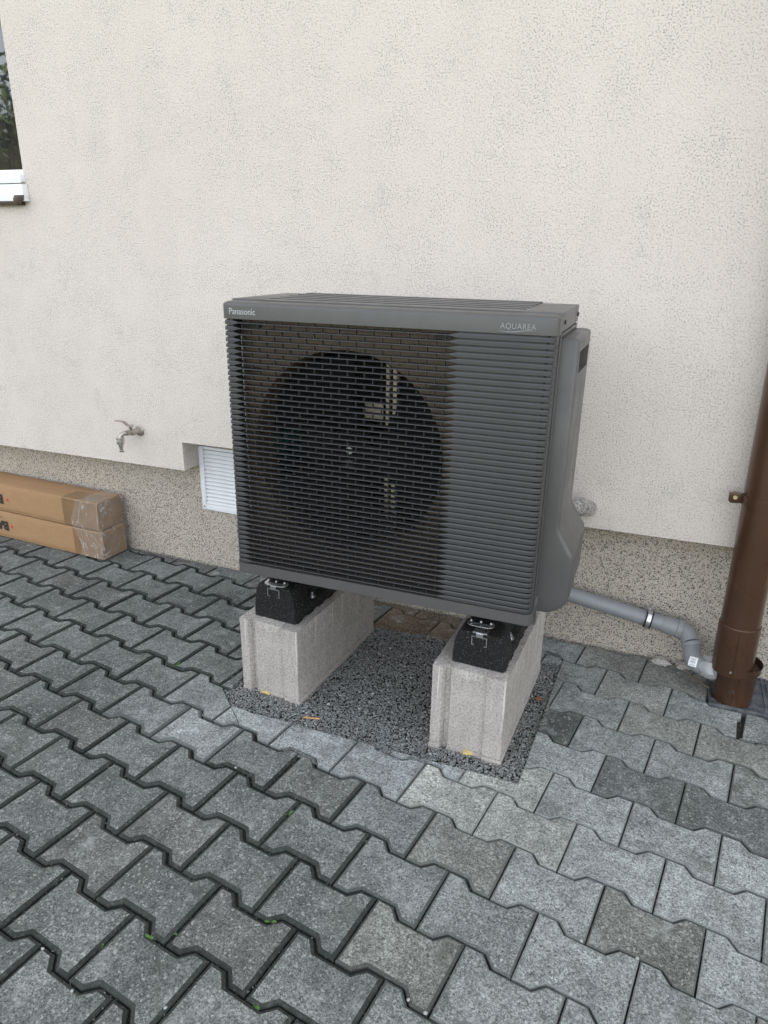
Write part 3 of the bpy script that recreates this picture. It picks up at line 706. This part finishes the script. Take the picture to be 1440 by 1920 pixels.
# ------------------------------------------------------------------ concrete blocks, rubber feet
def block(x, y, rz, h, label):
    e = tag(empty('concrete_block', (x,y,-.012), rz), label, 'concrete block', 'concrete blocks under the heat pump')
    w, L, g = .197, .50, .012
    def prof(w): return [(0,0),(.028,0),(.035,g+.004),(.045,g+.004),(.050,.006),(.1455,.006),(.1475,0),(w,0),(w,L),(.147,L),(.14,L-g),(.05,L-g),(.04,L),(0,L)]
    bm = bmesh.new(); prism(bm, prof(w), .022, h+.012)
    # subdivide and roughen
    bmesh.ops.bevel(bm, geom=[q for q in bm.edges if q.calc_face_angle(0) > .5], offset=.0022, segments=2, profile=.5, affect='EDGES', clamp_overlap=True)
    bmesh.ops.triangulate(bm, faces=[f for f in bm.faces if len(f.verts) > 4])
    bmesh.ops.subdivide_edges(bm, edges=[q for q in bm.edges if q.calc_length() > .03], cuts=5, use_grid_fill=True)
    for v in bm.verts: v.co += Vector((random.gauss(0,.00035), random.gauss(0,.00035), random.gauss(0,.0002)))
    obj('block_body', bm, CONC, e)
    # broken mortar bed below
    bm = bmesh.new(); rings = []
    pts_ = prof(w+.001)
    for z, k in ((-.02,.004),(.012,.002),(.0215,0)):
        rings.append([(px+random.uniform(-.001,.0015)+( -k if px < .1 else k*.3), py+random.uniform(-.0015,.0010), z+(random.uniform(-.002,0) if z > .02 else 0)) for px,py in pts_])
    loft(bm, rings); obj('mortar_bed', bm, CONC, e)
    # mortar smear over the top edge
    bm = bmesh.new(); x0, x1 = .055, .135; n = 12; fr_, bk = [], []
    low = [h+.012-.016-.009*math.exp(-((i-6.5)/2.0)**2)-random.uniform(0,.006) for i in range(n+1)]; low[0] = h+.006; low[-1] = h+.007
    top = [(x0+(x1-x0)*i/n, h+.0128) for i in range(n+1)]
    outl = top + [(x0+(x1-x0)*i/n, low[i]) for i in range(n,-1,-1)]
    prism(bm, outl, .0045, .009, 'y'); prism(bm, [(x0-.004,g-.007),(x1+.010,.005),(x1+.004,.033),(x0+.006,.036)], h+.0118, h+.0134); obj('mortar_smear', bm, MORTAR, e)
    return e
block(-.047,.066,math.radians(4.5)*-1,.2375,'left concrete block, its right side dark and streaked, under the fan end')
block(.562,.024,math.radians(-2.9),.250,'right concrete block with pale bright side face and yellow foam at its foot')

def rubber_foot(x, y, z, rz, h, L, label):
    e = tag(empty('rubber_foot', (x,y,z), rz), label, 'rubber foot', 'black rubber feet on the concrete blocks')
    w = .140
    bm = bmesh.new(); rings = []
    def sec(yy, w0, w1, hh, n=8):
        P = [(-w0/2,yy,0)]
        for i in range(n+1):
            a = i/n; P.append((-w0/2+(w0-w1)/2*(a**1.7), yy, .018+(hh-.018)*math.sin(a*PI/2)))
        P += [(-p[0],p[1],p[2]) for p in P[::-1]]; return P
    for yy, w0, w1, hh in ((0,w*.97,.088,h-.003),(.004,w,.094,h),(.070,w,.094,h),(.082,w*.98,.070,h),(.100,w*.96,.052,h-.002),(.20,w*.96,.052,h-.002),(.22,w,.082,h),(.30,w,.082,h),(.32,w*.96,.052,h-.002),(L-.02,w*.96,.052,h-.002),(L,w*.96,.05,h-.004)):
        if .09 < yy < .21 or .31 < yy < L-.01:
            # low ledge with narrow web
            P = [(-w/2,yy,0),(-w/2,yy,.020),(-w/2+.004,yy,.026),(-.046,yy,.030),(-.038,yy,.040),(-.034,yy,.06),(-.030,yy,.085),(-.028,yy,hh-.004),(-.026,yy,hh),(-.0255,yy,hh+.0005)]
            P += [(-p[0],p[1],p[2]) for p in P[::-1]]; rings.append(P)
        else: rings.append(sec(yy, w0, w1, hh))
    loft(bm, rings); obj('rubber_body', bm, RUBBER, e, bevel=.004)
    bm = bmesh.new()
    for k in range(7): box(bm, -w/2-.001+0, w/2+.001, .012+k*.06, .012+k*.06+.030, -.0045, -.0002)
    tag(obj('foot_pad', bm, RUBBER, e, bevel=.001), kind='stuff')
    bm = bmesh.new()   # c-rail embedded in the top, seen end on
    t = .0022; rw, rh = .0205, .026
    for a in ((-rw,rw,h-.008-t,h-.008),(-rw,-rw+t,h-.008-rh,h-.008-t-.00002),(rw-t,rw,h-.008-rh,h-.008-t-.00002),(-rw+t+.00002,-rw+.0075,h-.008-rh,h-.008-rh+t),(rw-.0075,rw-t-.00002,h-.008-rh,h-.008-rh+t)):
        box(bm, a[0],a[1],-.0022,.03,a[2],a[3])
    box(bm, -.009,.009,-.0030,.0,h-.0078,h+.0005); obj('mounting_rail', bm, ZINC, e)
    bm = bmesh.new(); box(bm,-.019,.019,.0,.036,h+.0003,h+.0030); obj('clamp_plate', bm, ZINC, e, bevel=.0008)
    bm = bmesh.new(); box(bm,-.030,.026,-.0012,.002,.044,.0470); obj('raised_mark', bm, RUBBER, e)
    for yy in (.128, .345):
        bm = bmesh.new(); lathe_z(bm, [(.013,0),(.013,.0018),(.0085,.002),(.0085,.009),(.0045,.0095),(.0045,.017),(.003,.0175)], (.050,yy,.0288), 12); obj('anchor_bolt', bm, ZINC, e)
    return e
rubber_foot(.058,.090,.2405,math.radians(-4.5),.108,.44,'black rubber foot on the left concrete block, under the fan end')
rubber_foot(.674,.052,.2530,math.radians(-2.9),.0965,.44,'black rubber foot on the right concrete block, under the closed end')

# small litter by the blocks
def blob(name, c, s, mat, label, cat, seed=0, group=None, rz=0):
    random.seed(seed); bm = bmesh.new(); bmesh.ops.create_icosphere(bm, subdivisions=3, radius=1)
    for v in bm.verts:
        k = 1+.22*math.sin(v.co.x*4+seed)+.18*math.sin(v.co.y*5+seed*2)+.1*math.sin(v.co.z*9+seed); v.co = Vector((v.co.x*s[0]*k, v.co.y*s[1]*k, v.co.z*s[2]*k))
    o = obj(name, bm, mat, None, c, (0,0,rz)); return tag(o, label, cat, group)
blob('foam_blob', (.672,.030,.000), (.020,.009,.011), FOAM, 'yellow foam scrap squeezed out under the front of the right concrete block', 'foam', 3, 'foam scraps under the blocks')
blob('foam_blob', (.030,.064,-.002), (.014,.005,.006), FOAM, 'thin yellow foam scrap under the front of the left concrete block', 'foam', 5, 'foam scraps under the blocks')
bm = bmesh.new(); box(bm,-.024,.024,-.003,.003,0,.003); tag(obj('wood_splinter', bm, WOOD, None, (.214,.005,-.004), (.05,.04,.28), bevel=.001), 'thin pale wood splinter lying on the gravel between the blocks', 'wood splinter')
bm = bmesh.new(); box(bm,-.010,.010,-.007,.007,0,.003); tag(obj('rusty_flake', bm, RUST, None, (.806,.345,-.004), (.2,.1,.9), bevel=.001), 'small rusty brown flake on the gravel right of the right block', 'flake')

# ------------------------------------------------------------------ pipes
# grey drain pipe along the plinth
yw = lambda x: YP+YL+PSI*x
DP = tag(empty('drain_pipe', (1.08,yw(1.08)-.045,.168)), 'grey plastic condensate pipe along the plinth, bending into the brown downpipe', 'pipe')
off = Vector(DP.location)
def dp(name, bm, mats, parent=None, **kw):
    bmesh.ops.translate(bm, verts=bm.verts, vec=-off); return obj(name, bm, mats, parent or DP, **kw)
A = Vector((.56,yw(.56)-.055,.238)); Bp = Vector((1.135,yw(1.135)-.055,.158))
dv = (Bp-A).normalized(); E0 = Bp
dp('pipe', T([A, E0], .025, 28), PVC, smooth=40)
dp('pipe_socket', T([E0-dv*.004, E0+dv*.004, E0+dv*.008, E0+dv*.042, E0+dv*.043, E0+dv*.058, E0+dv*.060], [.0252,.0275,.0282,.0282,.0315,.0315,.029], 28), PVC, smooth=30)
E1 = E0+dv*.058
def bez(p0,p1,p2,n=8): return [p0*(1-t)**2+p1*2*t*(1-t)+p2*t*t for t in [i/n for i in range(n+1)]]
S1 = Vector((1.222,.635,.126)); d2 = Vector((.28,-.50,-.62)).normalized()
dp('pipe_elbow', T(bez(E1-dv*.004, E1+dv*.018, S1), .0266, 28), PVC, smooth=40)
dp('elbow_collar', T([S1-d2*.002, S1+d2*.002, S1+d2*.011, S1+d2*.013], [.0285,.0312,.0312,.029], 28), PVC, smooth=30)
d3 = Vector((.95,-.30,.03)).normalized()
PE = Vector((1.302,.550,.094)); K0 = S1+d2*.012; K1 = PE-d3*.052
dp('pipe_elbow', T(bez(K0, K1-d3*.030, K1, 12), .0270, 28), PVC, smooth=40)
dp('pipe_end', T([K1-d3*.004, PE], .0262, 28), PVC, smooth=40)
bm = bmesh.new(); n=20
q = d3.to_track_quat('Z','Y'); rings=[]
for t,r in ((-.006,.0272),(.000,.029),(.012,.033),(.024,.034),(.034,.030)):
    rings.append([K1+d3*(.012+t)+q@Vector((math.cos(2*PI*k/n)*r*(1+.10*math.sin(k*2.1)),math.sin(2*PI*k/n)*r*(1+.12*math.cos(k*1.7)),.005*math.sin(k*1.3))) for k in range(n)])
loft(bm, rings); dp('sealant', bm, SILIC, smooth=50)
# barcode label wrapped on the elbow
LB = K1-d3*.010; side = Vector((-d3.y*0-.15,-.62,.78)); side = (Vector(CAM)-LB); side = (side-d3*side.dot(d3)).normalized(); tan = d3.cross(side)
def onpipe(s, a, r): return LB+d3*s+(side*math.cos(a)+tan*math.sin(a))*r
bm = bmesh.new()
for i in range(6):
    a0, a1 = -.55+1.1*i/6-.15, -.55+1.1*(i+1)/6-.15
    bm.faces.new([bm.verts.new(onpipe(s,a,.0281)) for s,a in ((-.020,a0),(.004,a0),(.004,a1),(-.020,a1))])
lab = dp('label', bm, WHITEP)
bm = bmesh.new()
for i in range(7):
    a = -.45+.12*i-.05; w = (.020,.04,.02,.055,.03,.02,.04)[i]
    bm.faces.new([bm.verts.new(onpipe(s,aa,.0284)) for s,aa in ((-.016,a),(-.001,a),(-.001,a+w),(-.016,a+w))])
bmesh.ops.translate(bm, verts=bm.verts, vec=-off); obj('barcode_bars', bm, INK, lab)
# clamp
Cc = E0-dv*.045
cl = dp('clamp', T([Cc-dv*.006, Cc+dv*.006], .0315, 28), ZINC, smooth=40)
bm = bmesh.new(); tube(bm, [Cc-dv*.011, Cc-dv*.0062], .0305, 28); tube(bm, [Cc+dv*.0062, Cc+dv*.011], .0305, 28); bmesh.ops.translate(bm, verts=bm.verts, vec=-off); obj('rubber_liner', bm, BLK, cl, smooth=40)
bm = bmesh.new(); box(bm, Cc.x-.007,Cc.x+.007,Cc.y-.012,Cc.y+.012,Cc.z+.0305,Cc.z+.0345); tube(bm,[Cc+Vector((0,-.006,.030)),Cc+Vector((0,-.006,.056))],.003,10); tube(bm,[Cc+Vector((0,-.006,.036)),Cc+Vector((0,-.006,.041))],.0062,6); bmesh.ops.translate(bm, verts=bm.verts, vec=-off); obj('clamp_screw', bm, ZINC, cl)
bm = bmesh.new(); tube(bm,[Cc+Vector((0,.03,0)), Vector((Cc.x, yw(Cc.x)+.01, Cc.z))],.004,8); bmesh.ops.translate(bm, verts=bm.verts, vec=-off); obj('clamp_stud', bm, ZINC, cl)
# hidden riser to the unit
dp('pipe_riser', T([A, A+Vector((-.03,-.005,.012)), A+Vector((-.05,-.05,.03)), Vector((.50,.30,.385))], .0245, 20), PVC, smooth=50)

# brown downpipe
R_ = .053
DPp = tag(empty('downpipe', (1.345,.555,0)), 'brown metal rainwater downpipe on the right edge, standing on a dark drain cover', 'downpipe')
off2 = Vector(DPp.location)
def dw(name, bm, mats, parent=None, **kw):
    bmesh.ops.translate(bm, verts=bm.verts, vec=-off2); return obj(name, bm, mats, parent or DPp, **kw)
def ax(z): return Vector((1.330-.0175*(z-.3), .545, z))
dw('upper_pipe', T([ax(.250), ax(.62), ax(1.2), ax(2.5), ax(6.15)], R_, 40, False), BROWN, smooth=40)
dw('sleeve', T([ax(.112), ax(.1125), ax(.262), ax(.266), ax(.268)], [.0545,.0555,.0565,.0562,.0536], 40, False), BROWN, smooth=40)
b0 = Vector((1.352,.562,0))
bm = bmesh.new(); lathe_z(bm, [(.054,.0),(.0545,.02),(.0545,.100),(.0615,.112),(.0630,.135),(.0645,.136),(.0645,.132)], b0, 40)
bmesh.ops.delete(bm, geom=[f for f in bm.faces if len(f.verts) > 5], context='FACES'); dw('base_socket', bm, BROWN, smooth=35)
bm = bmesh.new(); lathe_z(bm, [(.0150,.118),(.0585,.1182),(.0585,.119),(.015,.1195)], b0, 30); dw('socket_seal', bm, BROWND)
def on_cyl(c, r, ang): return c+Vector((math.cos(ang)*r, math.sin(ang)*r, 0))
va = math.atan2(CAM[1]-.545, CAM[0]-1.33)
sa_ = va+.10
bm = bmesh.new(); tube(bm, [on_cyl(ax(.118),.0560,sa_), on_cyl(ax(.262),.0568,sa_)], .0011, 6); dw('seam', bm, BROWN)
bm = bmesh.new(); tube(bm, [on_cyl(b0+Vector((0,0,.002)),.0548,sa_-.05), on_cyl(b0+Vector((0,0,.1)),.0548,sa_-.05)], .0011, 6); dw('seam', bm, BROWN)
for c_, r_, z, da in ((ax(.245),.0565,.245,.22),(ax(.130),.0558,.130,-.10)):
    p = on_cyl(ax(z), r_, sa_+da); d_ = (p-ax(z)).normalized(); dw('rivet', T([p-d_*.001, p+d_*.0022], .0034, 10), ZINC if z < .2 else BROWND)
p = on_cyl(b0+Vector((0,0,.055)), .0545, sa_-.16); d_ = (p-b0-Vector((0,0,.055))).normalized(); dw('dimple', T([p-d_*.001, p+d_*.0015], [.009,.007], 16), BROWND)
# bracket
zc = .640
bm = bmesh.new()
def strap(z0, z1, r): 
    n=30; rings=[]
    for k in range(n+1):
        a = PI*1.0+ PI*1.25*k/n; d = Vector((math.cos(a),math.sin(a),0))
        rings.append([ax(z0)+d*r, ax(z1)+d*r, ax(z1)+d*(r+.0036), ax(z0)+d*(r+.0036)])
    loft(bm, rings)
strap(zc-.013, zc+.013, R_+.0005)
br = dw('pipe_bracket', bm, BROWN, smooth=30)
c0 = ax(zc)
bm = bmesh.new(); prism(bm, [(c0.x-R_-.034,zc-.012),(c0.x-R_-.028,zc-.017),(c0.x-R_+.004,zc-.014),(c0.x-R_+.004,zc+.014),(c0.x-R_-.024,zc+.018),(c0.x-R_-.034,zc+.011)], c0.y-.002, c0.y+.001, 'y'); box(bm, c0.x-R_-.034,c0.x-R_-.032,c0.y+.001,c0.y+.02,zc-.011,zc+.011)
bmesh.ops.translate(bm, verts=bm.verts, vec=-off2); obj('bracket_ear', bm, BROWN, br, bevel=.0008)
bm = bmesh.new(); tube(bm, [(c0.x-R_-.019,c0.y-.0021,zc+.001),(c0.x-R_-.019,c0.y-.0065,zc+.001)], .0058, 6); bmesh.ops.translate(bm, verts=bm.verts, vec=-off2); obj('bracket_bolt', bm, m_plain('yellow_zinc',(.75,.62,.36),.35,.8), br)
bm = bmesh.new(); tube(bm, [(c0.x,c0.y+R_,zc),(c0.x,YP+PSI*c0.x+.02,zc)], .005, 8); bmesh.ops.translate(bm, verts=bm.verts, vec=-off2); obj('bracket_stud', bm, ZINC, br)

# drain cover under it
G = tag(empty('drain_cover', (1.41,.61,0), RZ*.6), 'dark grey embossed plastic gully cover round the foot of the downpipe', 'drain cover')
bm = bmesh.new(); hx, hy = .121, .108
xs = [-hx,-hx+.006,-hx+.030,-hx+.034,-hx+.155,-hx+.159,-hx+.168,-hx+.172,hx-.006,hx]; ys = [-hy,-hy+.006,-hy+.030,-hy+.034,hy-.034,hy-.030,hy-.006,hy]
def hf(x,y):
    e = (x < -hx+.006) or (x > hx-.006) or (y < -hy+.006) or (y > hy-.006); r = (-hx+.030 < x < -hx+.034) or (-hx+.155 < x < -hx+.159) or (-hx+.168 < x < -hx+.172) or (-hy+.030 < y < -hy+.034) or (hy-.034 < y < hy-.030)
    return .008 if e else (.0065 if r else .0035)
cells(bm, xs, ys, hf, -.03); obj('cover_plate', bm, CAST, G, bevel=.0006, bseg=1)
bm = bmesh.new()
for i in range(9):
    x = -.085+.0145*i
    if i < 9: box(bm, x, x+.006, -.092, -.083, .0034, .0062)
for j in range(6): box(bm, -.110,-.101, -.060+.024*j, -.050+.024*j, .0034,.0062)
for i in range(3):
    for j in range(5): box(bm, .058+.017*i, .068+.017*i, -.066+.030*j, -.046+.030*j, .0034,.0060)
tag(obj('emboss_pattern', bm, CAST, G, bevel=.0006, bseg=1), kind='stuff')

# stone chips and wire against the wall
blob('mortar_chunk', (1.150,yw(1.15)-.030,.006), (.034,.014,.013), MORTAR, 'long pale mortar chunk at the wall foot, below the pipe clamp', 'mortar chunk', 2, 'mortar chunks at the wall foot')
blob('mortar_chunk', (1.222,yw(1.222)-.028,.005), (.030,.012,.011), CONC, 'greyer mortar chunk at the wall foot beside the pipe elbow', 'mortar chunk', 9, 'mortar chunks at the wall foot')
bm = bmesh.new(); tube(bm, bez(Vector((1.225,.665,.010)),Vector((1.25,.615,.006)),Vector((1.292,.585,.010)),12), .0032, 8); tag(obj('cable_offcut', bm, m_plain('brown_cable',(.16,.12,.08),.5), smooth=50), 'short brown cable end on the dark paver beside the downpipe', 'cable')

# foil-wrapped pipe behind the unit
FP = [Vector((.79,.33,.60)),Vector((.835,.41,.588)),Vector((.858,.49,.572)),Vector((.866,.56,.548)),Vector((.868,.64,.520))]
bm = bmesh.new(); tube(bm, FP, [.022,.023,.024,.025,.024], 24)
bmesh.ops.subdivide_edges(bm, edges=bm.edges, cuts=2)
for v in bm.verts: v.co += Vector((random.gauss(0,.0011),random.gauss(0,.0011),random.gauss(0,.0011)))
tag(obj('foil_wrapped_pipe', bm, FOIL, smooth=25), 'silver foil wrapped pipe entering the wall behind the heat pump', 'pipe')

# outdoor tap
TP = wall(-.868,0,.577)
tp = tag(empty('water_tap', TP, RZ), 'tarnished metal outdoor tap with lever handle and hose connector on the wall', 'tap')
bm = bmesh.new(); lathe_z(bm, [(.022,0),(.024,.004),(.021,.008),(.014,.010)], n=20); bmesh.ops.rotate(bm, verts=bm.verts, matrix=Matrix.Rotation(PI/2,3,'X')); obj('wall_flange', bm, BRASS, tp, smooth=35)
b1 = Vector((-.012,-.075,.004)); 
bm = bmesh.new(); tube(bm, [(0,-.008,0),(-.002,-.018,0)], .0165, 6); tube(bm, [(-.002,-.017,0),(-.006,-.040,.002)], .0125, 16); tube(bm, [(-.005,-.036,.002),(-.008,-.050,.003)], .0160, 8); tube(bm, [(-.008,-.050,.003),b1], .0120, 16); obj('tap_body', bm, BRASS, tp, smooth=35)
bm = bmesh.new(); tube(bm, [b1,b1+Vector((-.006,-.014,-.001)),b1+Vector((-.011,-.024,-.008)),b1+Vector((-.012,-.026,-.020))], .0105, 16); obj('tap_spout', bm, BRASS, tp, smooth=50)
n0 = b1+Vector((-.012,-.026,-.019))
bm = bmesh.new(); lathe_z(bm, [(.010,-.056),(.0085,-.055),(.0085,-.040),(.0105,-.036),(.0105,-.030),(.0175,-.022),(.0180,-.010),(.0150,-.007),(.0185,-.005),(.0185,.003),(.0135,.005)], n0, 20); cn = obj('hose_connector', bm, CHROME, tp, smooth=35)
bm = bmesh.new(); lathe_z(bm, [(.0098,-.060),(.0098,-.0562)], n0, 16); obj('seal_ring', bm, BLK, cn)
h0 = Vector((-.006,-.052,.018))
bm = bmesh.new(); tube(bm, [(-.006,-.052,.012),(-.006,-.052,.030)], .007, 6); obj('valve_stem', bm, CHROME, tp)
bm = bmesh.new(); rings = []
for x,z,w in ((.012,.030,.009),(-.014,.031,.010),(-.026,.040,.009),(-.036,.046,.009),(-.060,.047,.009),(-.082,.046,.008),(-.088,.0445,.005)):
    rings.append([(h0.x+x,h0.y-w,z),(h0.x+x,h0.y+w,z),(h0.x+x,h0.y+w,z+.003),(h0.x+x,h0.y-w,z+.003)])
loft(bm, rings); obj('lever', bm, HANDLE, tp, bevel=.001)
tp.scale = (.88,.88,.88)

# ------------------------------------------------------------------ cardboard boxes
ba = math.atan2(.634-.671, -1.081+1.711)
def carton(z0, x_right, dy, label, txt_x, dot_x, tz):
    L, dp_, h = 1.6, .136, .126
    e = tag(empty('cardboard_box', (x_right, .634+dy-(x_right+1.081)*.0587, z0), ba), label, 'cardboard box', 'cardboard boxes stacked by the wall')
    bm = bmesh.new(); box(bm, -L, 0, 0, dp_, .001, h)
    bmesh.ops.subdivide_edges(bm, edges=[q for q in bm.edges if abs(q.verts[0].co.x-q.verts[1].co.x) > .5], cuts=40)
    bmesh.ops.subdivide_edges(bm, edges=[q for q in bm.edges if q.calc_length() > .1], cuts=3)
    for v in bm.verts:
        x = v.co.x; v.co.y += .0008*math.sin(x*23+z0*50)*(1 if v.co.y < .06 else .4); v.co.z += .0004*math.sin(x*31+1+v.co.y*20) if v.co.z > .1 else 0
        if x > -.02: v.co += Vector((random.gauss(0,.0015), random.gauss(0,.0015), random.gauss(0,.001)))
    obj('carton', bm, CARD, e, bevel=.0035)
    for xt, wt in ((-.372,.038),(-.160,.158)) if z0 < .05 else ((-.400,.038),(-.195,.192)):
        bm = bmesh.new(); box(bm, xt, xt+wt, -.0022, -.0016, .004, h-.003); box(bm, xt, xt+wt, .003, dp_*.62, h+.0005, h+.0009)
        if wt > .1: box(bm, .0012, .0019, .003, dp_-.004, .004, h-.004); obj('tape', bm, TAPE, e)
    bm = bmesh.new(); box(bm, -L+.1, -.03, -.0027,-.0021, .012,.0132); obj('flap_edge', bm, TAPE, e)
    ROT = Matrix.Translation(Vector((txt_x,-.0026,tz))) @ Matrix.Rotation(PI/2,4,'X') @ Matrix.Rotation(PI,4,'Z')
    text_mesh('print_lettering', 'BA', .058, INK, ROT, e, .0003, .0026, 1.05)
    bm = bmesh.new(); tube(bm, [(dot_x,-.0030,tz-.018),(dot_x,-.0021,tz-.018)], .0062, 16); obj('print_dot', bm, REDINK, e)
    bm = bmesh.new(); box(bm, -L+.1, txt_x-.03, -.0031,-.0021, h-.028,h-.0262); obj('print_line', bm, INK, e)
    return e, L, dp_, h
lo_, L, dp_, h = carton(.002, -1.078, 0, 'lower of two long brown cardboard boxes lying against the plinth', -.560, -.540, .079)
up_, *_ = carton(.1315, -1.088, .004, 'upper of two long brown cardboard boxes, its end wrapped in clear film', -.560, -.536, .077)
bm = bmesh.new()
# stretch film over both ends, following the carton corners
fx0, fy0 = -.135, -.0062
nseg = 26
for (z0_, z1_) in ((.008,.258),):
    rows = []
    prof = [(fx0,fy0),(fx0*.5,fy0-.0005),(-.006,fy0-.0005),(.002,fy0+.001),(.0050,.006),(.0055,.07),(.0050,.132),(.000,.142),(-.05,.1435)]
    for j in range(nseg+1):
        z = z0_+(z1_-z0_)*j/nseg; pinch = .0045*math.exp(-((z-.131)/.008)**2)
        rows.append([(px+random.gauss(0,.0008)-(pinch if px > -.01 else 0)+(-.0+.02*math.sin(z*30) if i == 0 else 0), py+random.gauss(0,.0007)+(pinch if py < .01 else 0), z) for i,(px,py) in enumerate(prof)])
    tprow = [(px*.85, .004+(.130)*max(0,min(1,(py+.006)/.148)), z1_+.0032) for px,py in prof]
    rows.append(tprow)
    loft(bm, rows, cap=False, close=False)
    bm.faces.new([bm.verts.new(p) for p in ((-.10,-.003,.2625),(.003,-.003,.2615),(.003,.137,.2615),(-.10,.137,.2625))])
obj('film_wrap', bm, FILM, up_, loc=(.010,-.004,-.1295), smooth=60)

# ------------------------------------------------------------------ weeds
def weed(x, y, n, s, label, seed):
    random.seed(seed); e = tag(empty('weed', (x,y,-.006)), label, 'weed', 'small green weeds growing in the paving joints')
    for k in range(n):
        a = 2*PI*k/n+random.uniform(-.5,.5); l = s*random.uniform(.7,1.2); w = l*.26; rise = random.uniform(.35,.8); bm = bmesh.new(); d = Vector((math.cos(a),math.sin(a),0)); p = Vector((-d.y,d.x,0)); rr = []
        for i in range(6):
            t = i/5; c = d*(l*t)+Vector((0,0,rise*l*(t-.55*t*t))); ww = w*(math.sin(PI*min(1,t*.9+.08))**.8)*(.35 if t < .3 else 1)
            rr.append([c-p*ww, c+Vector((0,0,-.12*ww)), c+p*ww])
        loft(bm, rr, cap=False, close=False); obj('leaf', bm, LEAF, e, smooth=60)
for a in ((-.318,.088,5,.020,'bright green weed in the joint left of the left block',1),(.324,-.341,6,.013,'tiny star shaped weed in the joint in front of the gravel bed',2),(.232,-.735,4,.017,'weed with broad leaves in a wide joint near the bottom left',3),(.262,-.702,2,.015,'single pale leaf weed in the joint just above the broad leaved one',4),(.428,-.611,3,.013,'small two leaved weed in a joint at the bottom centre',5),(1.363,-.058,7,.011,'low mossy green weed in the joint at the right edge',6),(.484,-.768,3,.012,'tiny green sprout in the bottommost joint',8),(.155,-.775,3,.009,'smallest sprout, deep in a joint at the lower left',9)): weed(*a)
# pale pebbles lying in joints
PLAB = ['pale pebble in the joint at the very bottom, right of the broad leaved weed', 'pale pebble in a joint near the bottom left corner', 'white pebble highest of those in the bottom left joints', 'small pale pebble in the joint in front of the left block', 'pale pebble just above another in the joint in front of the left block', 'pale pebble in a joint of the lower middle paving', 'larger pale pebble in a joint at the bottom middle', 'pale pebble in a joint in front of the right block, far below', 'lowest pale pebble right of the image middle', 'pale pebble on a joint crossing at the bottom middle', 'rightmost pale pebble in the bottom right paving joints', 'white pebble on the gravel between the blocks', 'pale pebble on the gap between pavers near the pipe', 'pale pebble in the joint at the lower right']
for i,(X,Y,s) in enumerate(((310,1890,.0040),(135,1858,.0038),(80,1779,.0035),(442,1440,.0040),(446,1368,.0045),(940,1800,.0040),(1006,1843,.0045),(1090,1765,.0040),(798,1900,.0042),(766,1875,.0035),(1195,1798,.0045),(616,1320,.0050),(1127,1287,.0048),(1070,1863,.0040))):
    d = Rc.T @ np.array([(X-720)/F_PX,(Y-960)/F_PX,1.]); p = np.array(CAM)+d*(-CAM[2]/d[2])
    stones_P = None
    bm = bmesh.new(); bmesh.ops.create_icosphere(bm, subdivisions=1, radius=s)
    for v in bm.verts: v.co *= random.uniform(.75,1.2); v.co.z *= .7
    o = obj('pebble', bm, m_plain('pale_pebble',(.33,.34,.33),.8) if i == 0 else bpy.data.materials['pale_pebble'], None, (p[0],p[1],s*.2), (0,0,i))
    tag(o, PLAB[i], 'pebble', 'pale pebbles on the paving')

# ------------------------------------------------------------------ garden behind the camera (seen in the window glass)
def foliage(name, c, size, n, leaf, mat, trunk_h, label, cat, blade=False):
    e = tag(empty(name, (c[0],c[1],-.03)), label, cat)
    P = rng.normal(size=(n,3)); P /= np.linalg.norm(P,axis=1)[:,None]; P *= (rng.uniform(.35,1,n)**.5)[:,None]*(1+.3*np.sin(P[:,:1]*5+P[:,1:2]*4)); P = P*np.array(size)+np.array((0,0,trunk_h+size[2]*.8))
    P[:,2] = np.maximum(P[:,2],.02)
    a = rng.normal(size=(n,3)); b = rng.normal(size=(n,3))
    if blade: a = a*.08+np.array((0,0,1.)); b = b*.04
    a *= leaf; b *= leaf*.5
    V = np.stack([P-a, P+b, P+a, P-b],1).reshape(-1,3)
    me = bpy.data.meshes.new(name); me.from_pydata(V.tolist(), [], [(4*i,4*i+1,4*i+2,4*i+3) for i in range(n)]); me.materials.append(mat); link('crown' if not blade else 'blades', me, e)
    if not blade:
        bm = bmesh.new(); tube(bm, [(0,0,0),(.05,.03,trunk_h*.6),(0,0,trunk_h+size[2])], [.16,.12,.05], 10); obj('trunk', bm, BARK, e, smooth=50)
foliage('ornamental_grass', (-5.1,-3.0), (1.5,1.3,1.1), 14000, .12, STRAW, .45, 'tall dry straw coloured grass mirrored in the window glass', 'grass clump', True)
foliage('garden_tree', (-9.5,-8.0), (2.8,2.8,1.5), 16000, .06, CROWN, 1.3, 'green garden tree faintly mirrored in the window glass', 'tree')
print('objects', len(bpy.data.objects))
